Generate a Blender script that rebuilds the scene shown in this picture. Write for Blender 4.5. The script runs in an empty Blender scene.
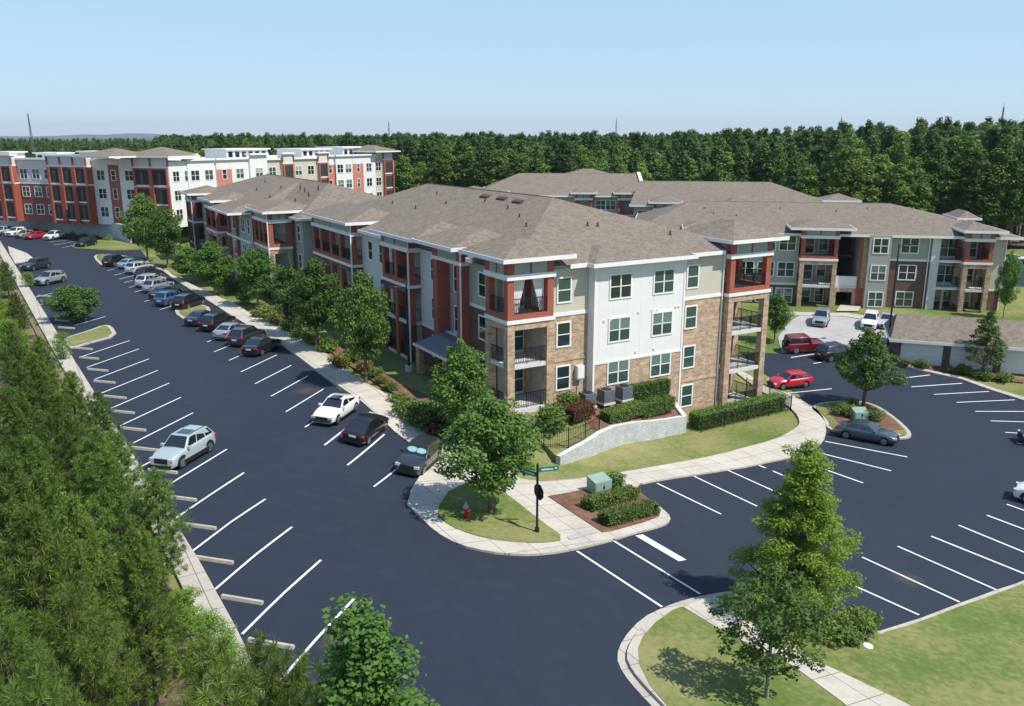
import bpy, bmesh, math, random
import numpy as np
from mathutils import Vector, Matrix
random.seed(7); rng = np.random.default_rng(7)
scn = bpy.context.scene
SKYT = (.84, .93, 1.10, 1)
HAZE, SKYDUST, SKYS, EXPO = .00008, .0, .15, .34
COL = scn.collection
# ------------------------------------------------------------------ camera maths (places things on the terrain)
F, HY, CH = 850., 135., 17.5
PIT = math.atan((353-HY)/F); CP, SP = math.cos(PIT), math.sin(PIT)
def ray(x, y):
    u = (x-512)/F; v = -(y-353)/F
    return (u, CP+v*SP, v*CP-SP)
def G(x, y, z=0.):
    r = ray(x, y); t = (z-CH)/r[2]
    return Vector((r[0]*t, r[1]*t, z))
AA = math.radians(30.5); CA, SA = math.cos(AA), math.sin(AA)
OX, OY = -0.293, 54.077
def uv(x, y): dx, dy = x-OX, y-OY; return dx*CA+dy*SA, -dx*SA+dy*CA
def wxy(u, v): return OX+u*CA-v*SA, OY+u*SA+v*CA
def sm(t): t = min(1., max(0., t)); return t*t*(3-2*t)
def ucurb(v): return -21.9-.05*max(v+15., 0.)
def terr(x, y):
    u, v = uv(x, y)
    k = sm((v+6)/16.)
    ul = -20*(1-k)-5*k; ur = 13*(1-k)+20*k
    t = min(1., max(0., (u-ul)/(ur-ul)))
    t = .6*t+.4*sm(t)
    z = -3.75*t+1.75*sm((y-68)/24.)*sm((u-22)/14.)
    if u < 8 and v < 14:
        w_ = sm((v+4.5)/3.)*sm((u+5)/3.)*sm((8-u)/3.)
        if z < -.8: z += (-.8-z)*w_
    s = ucurb(v)-u
    if s > 2.2: z -= 4.2*sm((s-2.2)/13.)
    return z
def TP(x, y, h=0.):
    """pixel of the photograph -> point h above the terrain"""
    r = ray(x, y); t = 4.; pt = 4.
    while t < 900:
        if CH+r[2]*t < terr(r[0]*t, r[1]*t)+h: break
        pt = t; t *= 1.03
    a, b = pt, t
    for _ in range(24):
        m = (a+b)/2
        if CH+r[2]*m < terr(r[0]*m, r[1]*m)+h: b = m
        else: a = m
    X, Y = r[0]*b, r[1]*b
    return Vector((X, Y, terr(X, Y)+h))
# ------------------------------------------------------------------ materials
M = {}
def mat(name, col, rough=.8, spec=.3, metal=0., var=None, bump=None, coat=0., objvar=0.):
    m = bpy.data.materials.new(name); m.use_nodes = True
    nt = m.node_tree; b = nt.nodes['Principled BSDF']
    b.inputs['Base Color'].default_value = (*col, 1); b.inputs['Roughness'].default_value = rough
    b.inputs['Specular IOR Level'].default_value = spec; b.inputs['Metallic'].default_value = metal
    b.inputs['Coat Weight'].default_value = coat; b.inputs['Coat Roughness'].default_value = .05
    if var:
        amt, scale = var
        tc = nt.nodes.new('ShaderNodeTexCoord'); n = nt.nodes.new('ShaderNodeTexNoise')
        n.inputs['Scale'].default_value = scale; n.inputs['Detail'].default_value = 6; n.inputs['Roughness'].default_value = .65
        nt.links.new(tc.outputs['Object'], n.inputs['Vector'])
        r = nt.nodes.new('ShaderNodeMapRange'); r.inputs['From Min'].default_value = .3; r.inputs['From Max'].default_value = .7
        r.inputs['To Min'].default_value = 1-amt; r.inputs['To Max'].default_value = 1+amt
        nt.links.new(n.outputs['Fac'], r.inputs['Value'])
        mx = nt.nodes.new('ShaderNodeVectorMath'); mx.operation = 'SCALE'; mx.inputs[0].default_value = col
        nt.links.new(r.outputs[0], mx.inputs['Scale']); nt.links.new(mx.outputs[0], b.inputs['Base Color'])
        if bump:
            bp = nt.nodes.new('ShaderNodeBump'); bp.inputs['Strength'].default_value = bump; bp.inputs['Distance'].default_value = .02
            nt.links.new(n.outputs['Fac'], bp.inputs['Height']); nt.links.new(bp.outputs[0], b.inputs['Normal'])
    M[name] = m; return m
def nd(nt, t, **k):
    n = nt.nodes.new(t)
    for a, v in k.items():
        if hasattr(n, a): setattr(n, a, v)
        else: n.inputs[a.replace('_', ' ')].default_value = v
    return n
def ramp(nt, src, stops):
    r = nt.nodes.new('ShaderNodeValToRGB'); e = r.color_ramp.elements
    while len(e) < len(stops): e.new(.5)
    for el, (p_, c) in zip(e, stops): el.position = p_; el.color = (*c, 1)
    nt.links.new(src, r.inputs[0]); return r.outputs[0]
def noise(nt, scale, detail=6, rough=.6, coord='Object', vec=None):
    n = nd(nt, 'ShaderNodeTexNoise'); n.inputs['Scale'].default_value = scale; n.inputs['Detail'].default_value = detail; n.inputs['Roughness'].default_value = rough
    if vec is None:
        tc = nt.nodes.new('ShaderNodeTexCoord'); vec = tc.outputs[coord]
    nt.links.new(vec, n.inputs['Vector']); return n.outputs['Fac']
def mixc(nt, fac, a, b, mode='MIX'):
    m = nt.nodes.new('ShaderNodeMix'); m.data_type = 'RGBA'; m.blend_type = mode
    for s, v in ((0, fac), (6, a), (7, b)):
        if isinstance(v, (int, float)): m.inputs[s].default_value = v
        elif isinstance(v, tuple): m.inputs[s].default_value = (*v, 1)
        else: nt.links.new(v, m.inputs[s])
    return m.outputs[2]
def wallvec(nt):
    tc = nt.nodes.new('ShaderNodeTexCoord'); s = nt.nodes.new('ShaderNodeSeparateXYZ'); nt.links.new(tc.outputs['Object'], s.inputs[0])
    a = nt.nodes.new('ShaderNodeMath'); a.operation = 'ADD'; nt.links.new(s.outputs[0], a.inputs[0]); nt.links.new(s.outputs[1], a.inputs[1])
    c = nt.nodes.new('ShaderNodeCombineXYZ'); nt.links.new(a.outputs[0], c.inputs[0]); nt.links.new(s.outputs[2], c.inputs[1])
    return c.outputs[0]
def brickmat(name, c1, c2, mortar, bw, bh, ms=.012, rough=.9, cvar=.35):
    m = mat(name, c1, rough, .2); nt = m.node_tree; b = nt.nodes['Principled BSDF']
    w = wallvec(nt); br = nt.nodes.new('ShaderNodeTexBrick'); nt.links.new(w, br.inputs['Vector'])
    br.inputs['Color1'].default_value = (*c1, 1); br.inputs['Color2'].default_value = (*c2, 1); br.inputs['Mortar'].default_value = (*mortar, 1)
    br.inputs['Scale'].default_value = 1; br.inputs['Brick Width'].default_value = bw; br.inputs['Row Height'].default_value = bh
    br.inputs['Mortar Size'].default_value = ms; br.inputs['Bias'].default_value = 0
    f = noise(nt, 1.7, 8, .7); r = nd(nt, 'ShaderNodeMapRange'); r.inputs['From Min'].default_value = .3; r.inputs['From Max'].default_value = .7
    r.inputs['To Min'].default_value = 1-cvar; r.inputs['To Max'].default_value = 1+cvar; nt.links.new(f, r.inputs['Value'])
    v = nt.nodes.new('ShaderNodeVectorMath'); v.operation = 'SCALE'; nt.links.new(br.outputs['Color'], v.inputs[0]); nt.links.new(r.outputs[0], v.inputs['Scale'])
    nt.links.new(v.outputs[0], b.inputs['Base Color'])
    bp = nt.nodes.new('ShaderNodeBump'); bp.inputs['Strength'].default_value = .5; bp.inputs['Distance'].default_value = .02; bp.invert = True
    nt.links.new(br.outputs['Fac'], bp.inputs['Height']); nt.links.new(bp.outputs[0], b.inputs['Normal'])
def sidemat(name, col, vertical=False, step=.18, line=.7):
    m = mat(name, col, .65, .3); nt = m.node_tree; b = nt.nodes['Principled BSDF']
    w = wallvec(nt); s = nt.nodes.new('ShaderNodeSeparateXYZ'); nt.links.new(w, s.inputs[0])
    d = nd(nt, 'ShaderNodeMath', operation='DIVIDE'); d.inputs[1].default_value = step; nt.links.new(s.outputs[0 if vertical else 1], d.inputs[0])
    fr = nd(nt, 'ShaderNodeMath', operation='FRACT'); nt.links.new(d.outputs[0], fr.inputs[0])
    c = ramp(nt, fr.outputs[0], [(0, tuple(x*line for x in col)), (.06 if vertical else .12, col), (1, col)])
    f = noise(nt, .7, 5); c2 = mixc(nt, ramp(nt, f, [(.35, (0, 0, 0)), (.7, (.16, .16, .16))]), c, tuple(x*.6 for x in col))
    nt.links.new(c2, b.inputs['Base Color'])
    bp = nt.nodes.new('ShaderNodeBump'); bp.inputs['Strength'].default_value = .4; bp.inputs['Distance'].default_value = .015
    nt.links.new(fr.outputs[0], bp.inputs['Height']); nt.links.new(bp.outputs[0], b.inputs['Normal'])

brickmat('stone', (.54, .385, .25), (.36, .235, .15), (.50, .42, .34), .42, .16, .015)
brickmat('brick', (.23, .065, .048), (.17, .05, .04), (.36, .20, .15), .25, .085, .01, cvar=.2)
brickmat('brick_shade_stone', (.17, .09, .075), (.12, .065, .055), (.2, .15, .13), .3, .1, .01, cvar=.25)  # dark brick; on the long facade, stone with shade put into its colour
brickmat('block', (.54, .55, .54), (.44, .46, .46), (.36, .37, .36), .45, .2, .014, cvar=.14)
sidemat('white_panel', (.78, .765, .73), True, 1.22, .82)
sidemat('cream', (.58, .54, .44), False, .18, .82)
sidemat('green_siding', (.38, .385, .34), False, .18, .8)
sidemat('grey_siding', (.42, .41, .375), False, .18, .8)
sidemat('pale_siding', (.66, .65, .62), False, .18, .85)
sidemat('garage_door', (.72, .72, .70), False, .5, .8)
mat('red', (.35, .105, .068), .7, .3, var=(.12, .8))
mat('orange_brick', (.31, .09, .052), .8, .2, var=(.15, 2))
mat('coral', (.54, .20, .15), .7, .3, var=(.08, .6))
mat('trim', (.80, .79, .76), .5, .4, var=(.05, 1))
mat('soffit', (.45, .45, .44), .8)
mat('slab', (.62, .61, .58), .8, var=(.1, 2))
mat('panel', (.36, .38, .34), .7, var=(.06, 1))
mat('iron', (.012, .013, .014), .5, .4)
mat('recess_shade', (.05, .04, .045), .9)  # shade of balcony openings and breezeway put into a near-black colour
mat('curtain', (.75, .73, .70), .9, var=(.1, 3))
mat('grey_roof_metal', (.14, .15, .17), .5, .4)
mat('flat_roof', (.62, .62, .60), .9, var=(.1, .3))
mat('vent', (.10, .06, .05), .7)
for n, c in (('glass_dark', (.012, .022, .024)), ('glass_teal', (.035, .075, .065)), ('glass_blind', (.13, .20, .17)), ('glass_white', (.34, .38, .37))):
    mat(n, c, .06, .9, coat=.4)
# roof shingles
m = mat('shingle', (.3, .26, .23), .95, .15); nt = m.node_tree; b = nt.nodes['Principled BSDF']
f1 = noise(nt, .22, 4, .5); f2 = noise(nt, 5., 3, .9); 
tc = nt.nodes.new('ShaderNodeTexCoord'); vo = nt.nodes.new('ShaderNodeTexVoronoi'); vo.inputs['Scale'].default_value = 3.2; nt.links.new(tc.outputs['Object'], vo.inputs['Vector'])
c = mixc(nt, f1, (.185, .148, .112), (.25, .205, .16)); c = mixc(nt, .55, c, ramp(nt, f2, [(.3, (.085, .07, .058)), (.5, (.19, .16, .13)), (.72, (.36, .31, .255))]))
sv = nt.nodes.new('ShaderNodeSeparateColor'); nt.links.new(vo.outputs['Color'], sv.inputs[0])
c = mixc(nt, .22, c, ramp(nt, sv.outputs[0], [(0, (.08, .066, .055)), (1, (.34, .29, .24))]))
nt.links.new(c, b.inputs['Base Color'])
bp = nt.nodes.new('ShaderNodeBump'); bp.inputs['Strength'].default_value = .5; bp.inputs['Distance'].default_value = .03
nt.links.new(f2, bp.inputs['Height']); nt.links.new(bp.outputs[0], b.inputs['Normal'])
# asphalt
STAINS = [(tuple(G(307, 391, 0)[:2]), 2.2), (tuple(G(338, 640, 0)[:2]), 1.6), (tuple(G(905, 592, -4)[:2]), 1.8)]
m = mat('asphalt', (.03, .034, .048), .78, .35); nt = m.node_tree; b = nt.nodes['Principled BSDF']
f1 = noise(nt, .12, 5, .6); f2 = noise(nt, 1.1, 8, .75); f3 = noise(nt, 14, 3, .8)
c = mixc(nt, f1, (.016, .023, .038), (.023, .032, .050)); c = mixc(nt, ramp(nt, f2, [(.45, (0, 0, 0)), (.75, (.35, .35, .35))]), c, (.040, .048, .070))
c = mixc(nt, ramp(nt, f3, [(.55, (0, 0, 0)), (.8, (.25, .25, .25))]), c, (.08, .085, .095))
tcx = nt.nodes.new('ShaderNodeTexCoord')
for (sx_, sy_), rad_ in STAINS:   # rusty run-off stains, each where the photo shows one
    ds = nd(nt, 'ShaderNodeVectorMath', operation='DISTANCE'); ds.inputs[1].default_value = (sx_, sy_, 0); fl = nd(nt, 'ShaderNodeVectorMath', operation='MULTIPLY'); fl.inputs[1].default_value = (1, 1, 0)
    nt.links.new(tcx.outputs['Object'], fl.inputs[0]); nt.links.new(fl.outputs[0], ds.inputs[0])
    q = nd(nt, 'ShaderNodeMath', operation='DIVIDE'); q.inputs[1].default_value = rad_; nt.links.new(ds.outputs['Value'], q.inputs[0])
    a2 = nd(nt, 'ShaderNodeMath', operation='MULTIPLY_ADD'); a2.inputs[1].default_value = .9; nt.links.new(f2, a2.inputs[0]); nt.links.new(q.outputs[0], a2.inputs[2])
    c = mixc(nt, ramp(nt, a2.outputs[0], [(.5, (.5, .5, .5)), (.98, (0, 0, 0))]), c, (.13, .085, .055))
nt.links.new(c, b.inputs['Base Color'])
nt.links.new(ramp(nt, f2, [(.3, (.7, .7, .7)), (.7, (.88, .88, .88))]), b.inputs['Roughness'])
bp = nt.nodes.new('ShaderNodeBump'); bp.inputs['Strength'].default_value = .25; bp.inputs['Distance'].default_value = .01
nt.links.new(f3, bp.inputs['Height']); nt.links.new(bp.outputs[0], b.inputs['Normal'])
def groundmat(name, stops, s1, s2, s3=None, rough=.95, bump=.4):
    m = mat(name, stops[0][1], rough, .15); nt = m.node_tree; b = nt.nodes['Principled BSDF']
    f1 = noise(nt, s1, 5, .6); f2 = noise(nt, s2, 6, .75)
    mx = nd(nt, 'ShaderNodeMath', operation='MULTIPLY_ADD'); mx.inputs[1].default_value = .55; nt.links.new(f1, mx.inputs[0])
    m2 = nd(nt, 'ShaderNodeMath', operation='MULTIPLY'); m2.inputs[1].default_value = .45; nt.links.new(f2, m2.inputs[0]); nt.links.new(m2.outputs[0], mx.inputs[2])
    cc = ramp(nt, mx.outputs[0], stops)
    if 'concrete' in name or 'paving' in name:   # control joints and dirt
        tcc = nt.nodes.new('ShaderNodeTexCoord'); mp = nt.nodes.new('ShaderNodeMapping'); mp.inputs['Rotation'].default_value = (0, 0, -AA); nt.links.new(tcc.outputs['Object'], mp.inputs[0])
        bb = nt.nodes.new('ShaderNodeTexBrick'); bb.offset = 0; bb.inputs['Scale'].default_value = 1; bb.inputs['Brick Width'].default_value = 1.6 if 'paving' not in name else 4.; bb.inputs['Row Height'].default_value = 1.6 if 'paving' not in name else 4.; bb.inputs['Mortar Size'].default_value = .02
        nt.links.new(mp.outputs[0], bb.inputs['Vector']); cc = mixc(nt, bb.outputs['Fac'], cc, tuple(.5*v_ for v_ in stops[0][1]))
        cc = mixc(nt, ramp(nt, noise(nt, 1.1, 7, .7), [(.5, (0, 0, 0)), (.75, (.35, .35, .35))]), cc, (.26, .23, .19))
    nt.links.new(cc, b.inputs['Base Color'])
    bp = nt.nodes.new('ShaderNodeBump'); bp.inputs['Strength'].default_value = bump; bp.inputs['Distance'].default_value = .05
    nt.links.new(f2, bp.inputs['Height']); nt.links.new(bp.outputs[0], b.inputs['Normal'])
groundmat('grass', [(.3, (.075, .12, .026)), (.46, (.13, .18, .045)), (.52, (.205, .21, .078)), (.67, (.29, .265, .12)), (.75, (.38, .32, .17))], .2, 3.2)
groundmat('concrete', [(.3, (.40, .36, .30)), (.5, (.52, .475, .40)), (.7, (.60, .56, .49))], .35, 4, bump=.1)
groundmat('pale_paving', [(.3, (.34, .32, .31)), (.5, (.42, .40, .385)), (.7, (.48, .46, .44))], .2, 3, bump=.1)
groundmat('mulch', [(.3, (.10, .05, .036)), (.5, (.19, .10, .07)), (.7, (.29, .17, .125))], 1.4, 11, bump=.8)
groundmat('forest_floor', [(.3, (.035, .04, .02)), (.5, (.08, .065, .04)), (.62, (.22, .15, .10)), (.75, (.36, .25, .17))], .12, 1.5)
groundmat('curb_concrete', [(.3, (.36, .33, .28)), (.5, (.47, .43, .37)), (.7, (.55, .51, .45))], .5, 6, bump=.1)
mat('line_paint', (.78, .79, .80), .6, .3, var=(.12, 2.5))
mat('wheel_stop_concrete', (.46, .42, .34), .9, var=(.15, 3))
mat('rust_stain', (.10, .055, .035), .9)
# foliage: one colour per leaf, plus a little per tree
def leafmat(name, cols, trans=.35, tint=.25):
    m = mat(name, cols[0], .55, .25); nt = m.node_tree; b = nt.nodes['Principled BSDF']
    g = nt.nodes.new('ShaderNodeNewGeometry'); oi = nt.nodes.new('ShaderNodeObjectInfo')
    n = len(cols); c = ramp(nt, g.outputs['Random Per Island'], [(i/(n-1), cc) for i, cc in enumerate(cols)])
    f = noise(nt, .45, 3, .6); 
    c = mixc(nt, ramp(nt, f, [(.38, (0, 0, 0)), (.62, (.6, .6, .6))]), c, cols[-1])
    hs = nt.nodes.new('ShaderNodeHueSaturation'); nt.links.new(c, hs.inputs['Color'])
    r = nd(nt, 'ShaderNodeMapRange'); r.inputs['To Min'].default_value = 1-tint; r.inputs['To Max'].default_value = 1+tint; nt.links.new(oi.outputs['Random'], r.inputs['Value']); nt.links.new(r.outputs[0], hs.inputs['Value'])
    r2 = nd(nt, 'ShaderNodeMapRange'); r2.inputs['To Min'].default_value = .478; r2.inputs['To Max'].default_value = .503
    ml = nd(nt, 'ShaderNodeMath', operation='MULTIPLY'); ml.inputs[1].default_value = 7.31; fr = nd(nt, 'ShaderNodeMath', operation='FRACT')
    nt.links.new(oi.outputs['Random'], ml.inputs[0]); nt.links.new(ml.outputs[0], fr.inputs[0]); nt.links.new(fr.outputs[0], r2.inputs['Value']); nt.links.new(r2.outputs[0], hs.inputs['Hue'])
    nt.links.new(hs.outputs[0], b.inputs['Base Color'])
    tr = nt.nodes.new('ShaderNodeBsdfTranslucent'); nt.links.new(hs.outputs[0], tr.inputs[0])
    ms = nt.nodes.new('ShaderNodeMixShader'); ms.inputs[0].default_value = trans
    nt.links.new(b.outputs[0], ms.inputs[1]); nt.links.new(tr.outputs[0], ms.inputs[2])
    nt.links.new(ms.outputs[0], nt.nodes['Material Output'].inputs[0])
leafmat('leaf', [(.04, .095, .02), (.065, .14, .028), (.10, .19, .04)])
leafmat('leaf_street', [(.05, .12, .024), (.085, .18, .034), (.135, .25, .05)])
leafmat('leaf_bright', [(.105, .21, .024), (.175, .305, .037), (.27, .42, .065)], .45, .06)
leafmat('leaf_shrub', [(.075, .14, .026), (.125, .215, .04), (.19, .29, .07)])
leafmat('leaf_gold', [(.11, .12, .02), (.18, .18, .04), (.25, .24, .07)])
leafmat('leaf_red', [(.10, .03, .03), (.14, .045, .035), (.17, .07, .045)])
leafmat('needle', [(.032, .08, .014), (.075, .155, .024), (.19, .29, .055)], .22)
leafmat('forest_pine', [(.035, .080, .020), (.058, .12, .030), (.09, .17, .042)], .25, .3)
leafmat('forest_leaf', [(.06, .13, .024), (.10, .19, .035), (.15, .25, .055)], .3, .3)
mat('bark', (.14, .105, .08), .95, .1, var=(.3, 6), bump=.6)
mat('pale_bark', (.26, .22, .18), .95, .1, var=(.25, 5), bump=.4)
leafmat('forest_light', [(.085, .16, .03), (.13, .23, .04), (.19, .30, .06)], .3, .3)
# car paints
for n, c, me in (('silver', (.42, .47, .48), .5), ('mint_silver', (.50, .58, .57), .3), ('white', (.80, .80, .78), 0), ('black', (.010, .010, .012), 0), ('charcoal', (.035, .038, .045), .2),
                 ('navy', (.02, .035, .07), .2), ('blue', (.05, .13, .26), .3), ('slate', (.07, .10, .13), .4), ('maroon', (.16, .012, .016), 0), ('crimson', (.50, .012, .03), 0),
                 ('light_blue', (.30, .50, .58), .3), ('pearl', (.62, .66, .68), .4)):
    mat('paint_'+n, c, .28, .5, me, coat=.8)
mat('car_glass', (.012, .015, .018), .05, 1., coat=.5)
mat('tyre', (.018, .018, .019), .85); mat('rim', (.42, .43, .45), .35, .5, .8); mat('black_plastic', (.02, .02, .022), .6)
mat('headlamp', (.55, .58, .60), .1, .9, coat=.5); mat('tail_lamp', (.45, .01, .015), .2, .7); mat('plate', (.7, .7, .68), .5); mat('sunshade', (.26, .46, .48), .6)
mat('hydrant_red', (.48, .015, .02), .4, .5); mat('hydrant_grey', (.35, .37, .38), .5); mat('sign_green', (.01, .20, .14), .4, .4); mat('sign_back', (.02, .02, .022), .6); mat('white_text', (.8, .82, .8), .5)
mat('ac_grey', (.16, .18, .19), .6, .3, .3); mat('box_green', (.26, .36, .31), .6, var=(.06, 3)); mat('pole_black', (.014, .015, .016), .45, .5); mat('lamp_lens', (.6, .62, .62), .3); mat('steel', (.20, .21, .23), .5, .4, .4)
mat('hill_far', (.07, .11, .11), 1.)
# ------------------------------------------------------------------ mesh builder
class MB:
    def __init__(s): s.v = []; s.f = []; s.m = []; s.names = []
    def mi(s, m):
        if m not in s.names: s.names.append(m)
        return s.names.index(m)
    def poly(s, pts, m):
        b = len(s.v); s.v += [tuple(p) for p in pts]; s.f.append(tuple(range(b, b+len(pts)))); s.m.append(s.mi(m))
    def faces(s, vs, fs, m):
        b = len(s.v); s.v += [tuple(p) for p in vs]; k = s.mi(m)
        for f in fs: s.f.append(tuple(b+i for i in f)); s.m.append(k)
    def box(s, x0, x1, y0, y1, z0, z1, m):
        if x0 > x1: x0, x1 = x1, x0
        if y0 > y1: y0, y1 = y1, y0
        s.faces([(x0,y0,z0),(x1,y0,z0),(x1,y1,z0),(x0,y1,z0),(x0,y0,z1),(x1,y0,z1),(x1,y1,z1),(x0,y1,z1)],
                [(0,3,2,1),(4,5,6,7),(0,1,5,4),(1,2,6,5),(2,3,7,6),(3,0,4,7)], m)
    def cyl(s, c, r, h, m, n=12, axis='z', r2=None, cap=True):
        r2 = r if r2 is None else r2; vs = []
        for k, (rr, t) in enumerate(((r, 0), (r2, h))):
            for i in range(n):
                a = 2*math.pi*i/n; x, y = rr*math.cos(a), rr*math.sin(a)
                p = {'z': (x, y, t), 'y': (x, t, y), 'x': (t, x, y)}[axis]
                vs.append((c[0]+p[0], c[1]+p[1], c[2]+p[2]))
        fs = [(i, (i+1) % n, n+(i+1) % n, n+i) for i in range(n)]
        if cap: fs += [tuple(range(n))[::-1], tuple(range(n, 2*n))]
        s.faces(vs, fs, m)
    def tube(s, pts, rads, m, n=6):
        pts = [Vector(p) for p in pts]; vs = []; fs = []
        for i, p in enumerate(pts):
            d = (pts[min(i+1, len(pts)-1)]-pts[max(i-1, 0)]).normalized()
            a = d.orthogonal().normalized(); b = d.cross(a)
            for k in range(n):
                t = 2*math.pi*k/n; vs.append(p+(a*math.cos(t)+b*math.sin(t))*rads[i])
        for i in range(len(pts)-1):
            for k in range(n): fs.append((i*n+k, i*n+(k+1) % n, (i+1)*n+(k+1) % n, (i+1)*n+k))
        fs.append(tuple(range(n))[::-1]); fs.append(tuple(range((len(pts)-1)*n, len(pts)*n)))
        s.faces(vs, fs, m)
    def mesh(s, name, smooth=False):
        me = bpy.data.meshes.new(name); me.from_pydata(s.v, [], s.f)
        for n in s.names: me.materials.append(M[n])
        me.polygons.foreach_set('material_index', s.m)
        if smooth: me.polygons.foreach_set('use_smooth', [True]*len(s.f))
        me.update(); return me
    def build(s, name, parent=None, smooth=False, fix=False):
        if not s.f: return None
        me = s.mesh(name, smooth)
        if fix:
            bm = bmesh.new(); bm.from_mesh(me); bmesh.ops.remove_doubles(bm, verts=bm.verts, dist=1e-4); bmesh.ops.recalc_face_normals(bm, faces=bm.faces); bm.to_mesh(me); bm.free()
        return put(name, me, parent)
def put(name, me, parent=None, loc=(0, 0, 0), rot=(0, 0, 0), scale=None):
    o = bpy.data.objects.new(name, me); COL.objects.link(o); o.location = loc; o.rotation_euler = rot
    if scale: o.scale = scale
    if parent: o.parent = parent
    return o
def tag(o, label=None, cat=None, group=None, kind=None):
    if label: o['label'] = label
    if cat: o['category'] = cat
    if group: o['group'] = group
    if kind: o['kind'] = kind
    return o
def empty(name, loc, rz, label, cat, group=None):
    o = bpy.data.objects.new(name, None); COL.objects.link(o); o.location = loc; o.rotation_euler = (0, 0, rz); o.empty_display_size = .5
    return tag(o, label, cat, group)
def struct(o): o['kind'] = 'structure'; return o
KIDS = {}
def copy_tree(o, name=None):
    if o.name not in KIDS: KIDS[o.name] = [x for x in COL.objects if x.parent == o]
    c = o.copy(); COL.objects.link(c)
    for ch in KIDS[o.name]:
        k = ch.copy(); COL.objects.link(k); k.parent = c
    return c
# ------------------------------------------------------------------ ground
def drape(poly, h, m, skirt=0., cell=2.2):
    """flat polygon (world xy list) laid over the terrain at height h as a subdivided sheet"""
    bm = bmesh.new(); vs = [bm.verts.new((p[0], p[1], 0)) for p in poly]; f = bm.faces.new(vs)
    if f.normal.z < 0 or sum((poly[i][0]*poly[(i+1) % len(poly)][1]-poly[(i+1) % len(poly)][0]*poly[i][1]) for i in range(len(poly))) < 0: f.normal_flip()
    xs = [p[0] for p in poly]; ys = [p[1] for p in poly]
    for ax, lo, hi in ((0, min(xs), max(xs)), (1, min(ys), max(ys))):
        t = math.ceil(lo/cell)*cell
        while t < hi:
            co = (t, 0, 0) if ax == 0 else (0, t, 0); no = (1, 0, 0) if ax == 0 else (0, 1, 0)
            bmesh.ops.bisect_plane(bm, geom=bm.verts[:]+bm.edges[:]+bm.faces[:], plane_co=co, plane_no=no); t += cell
    bmesh.ops.triangulate(bm, faces=bm.faces[:])
    for v in bm.verts: v.co.z = terr(v.co.x, v.co.y)+h
    if skirt:
        be = [e for e in bm.edges if len(e.link_faces) == 1]
        r = bmesh.ops.extrude_edge_only(bm, edges=be)
        for v in [g for g in r['geom'] if isinstance(g, bmesh.types.BMVert)]: v.co.z -= skirt
        bmesh.ops.recalc_face_normals(bm, faces=bm.faces[:])
        if sum(f.normal.z for f in bm.faces) < 0: bmesh.ops.reverse_faces(bm, faces=bm.faces[:])
    out = ([tuple(v.co) for v in bm.verts], [tuple(v.index for v in f.verts) for f in bm.faces]) if bm.verts.index_update() is None else None
    bm.free(); return out[0], out[1], m
def sheet(name, polys, h, m, skirt=0.):
    mb = MB()
    for p in polys: mb.faces(*drape(p, h, m, skirt))
    return struct(mb.build(name))
def px(*pts, h=0.): return [tuple(TP(x, y, h)[:2]) for x, y in pts]
def offset_poly(p, d):
    """inset a polygon by d metres"""
    n = len(p); ar = sum(p[i][0]*p[(i+1) % n][1]-p[(i+1) % n][0]*p[i][1] for i in range(n)); s = 1 if ar > 0 else -1
    out = []
    for i in range(n):
        a, b, c = Vector(p[i-1]), Vector(p[i]), Vector(p[(i+1) % n])
        e1 = (b-a).normalized(); e2 = (c-b).normalized()
        n1 = Vector((-e1.y, e1.x))*s; n2 = Vector((-e2.y, e2.x))*s; k = (n1+n2); k = k/max(.35, k.length_squared/2) if k.length > 1e-3 else n1
        out.append(tuple(b+k*d))
    return out
def smooth_poly(p, it=2, keep=()):
    for _ in range(it):
        q = []
        for i in range(len(p)):
            a, b = Vector(p[i]), Vector(p[(i+1) % len(p)])
            q.append(tuple(a*.75+b*.25)); q.append(tuple(a*.25+b*.75))
        p = q
    return p
# base terrain: a graded grid out past the forest, then coarse to the horizon
xs = np.concatenate([np.array([-9000, -4000, -2000, -1000, -600, -400, -300, -240, -190]), np.arange(-150, 131, 2.5), np.array([150, 190, 240, 300, 400, 600, 1000, 2000, 4000, 9000])])
ys = np.concatenate([np.array([-400, -200, -100, -50]), np.arange(-20, 201, 2.5), np.array([230, 280, 350, 450, 600, 900, 1500, 2500, 4500, 9000])])
V = [(x, y, terr(x, y)-.02 - (0 if abs(x) < 200 and y < 230 else .5)) for y in ys for x in xs]
nx = len(xs); Fc = [(j*nx+i, j*nx+i+1, (j+1)*nx+i+1, (j+1)*nx+i) for j in range(len(ys)-1) for i in range(nx-1)]
mb = MB(); mb.faces(V, Fc, 'grass')
g = mb.build('ground', smooth=True); struct(g)
g.data.materials.append(M['forest_floor'])
for pl in g.data.polygons:
    c = pl.center; u_, v_ = uv(c.x, c.y)
    if ucurb(v_)-u_ > 1.5 or c.y > 165 or (c.y > 128 and c.x > 10) and not (c.x > 70 and c.y < 150): pl.material_index = 1
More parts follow.
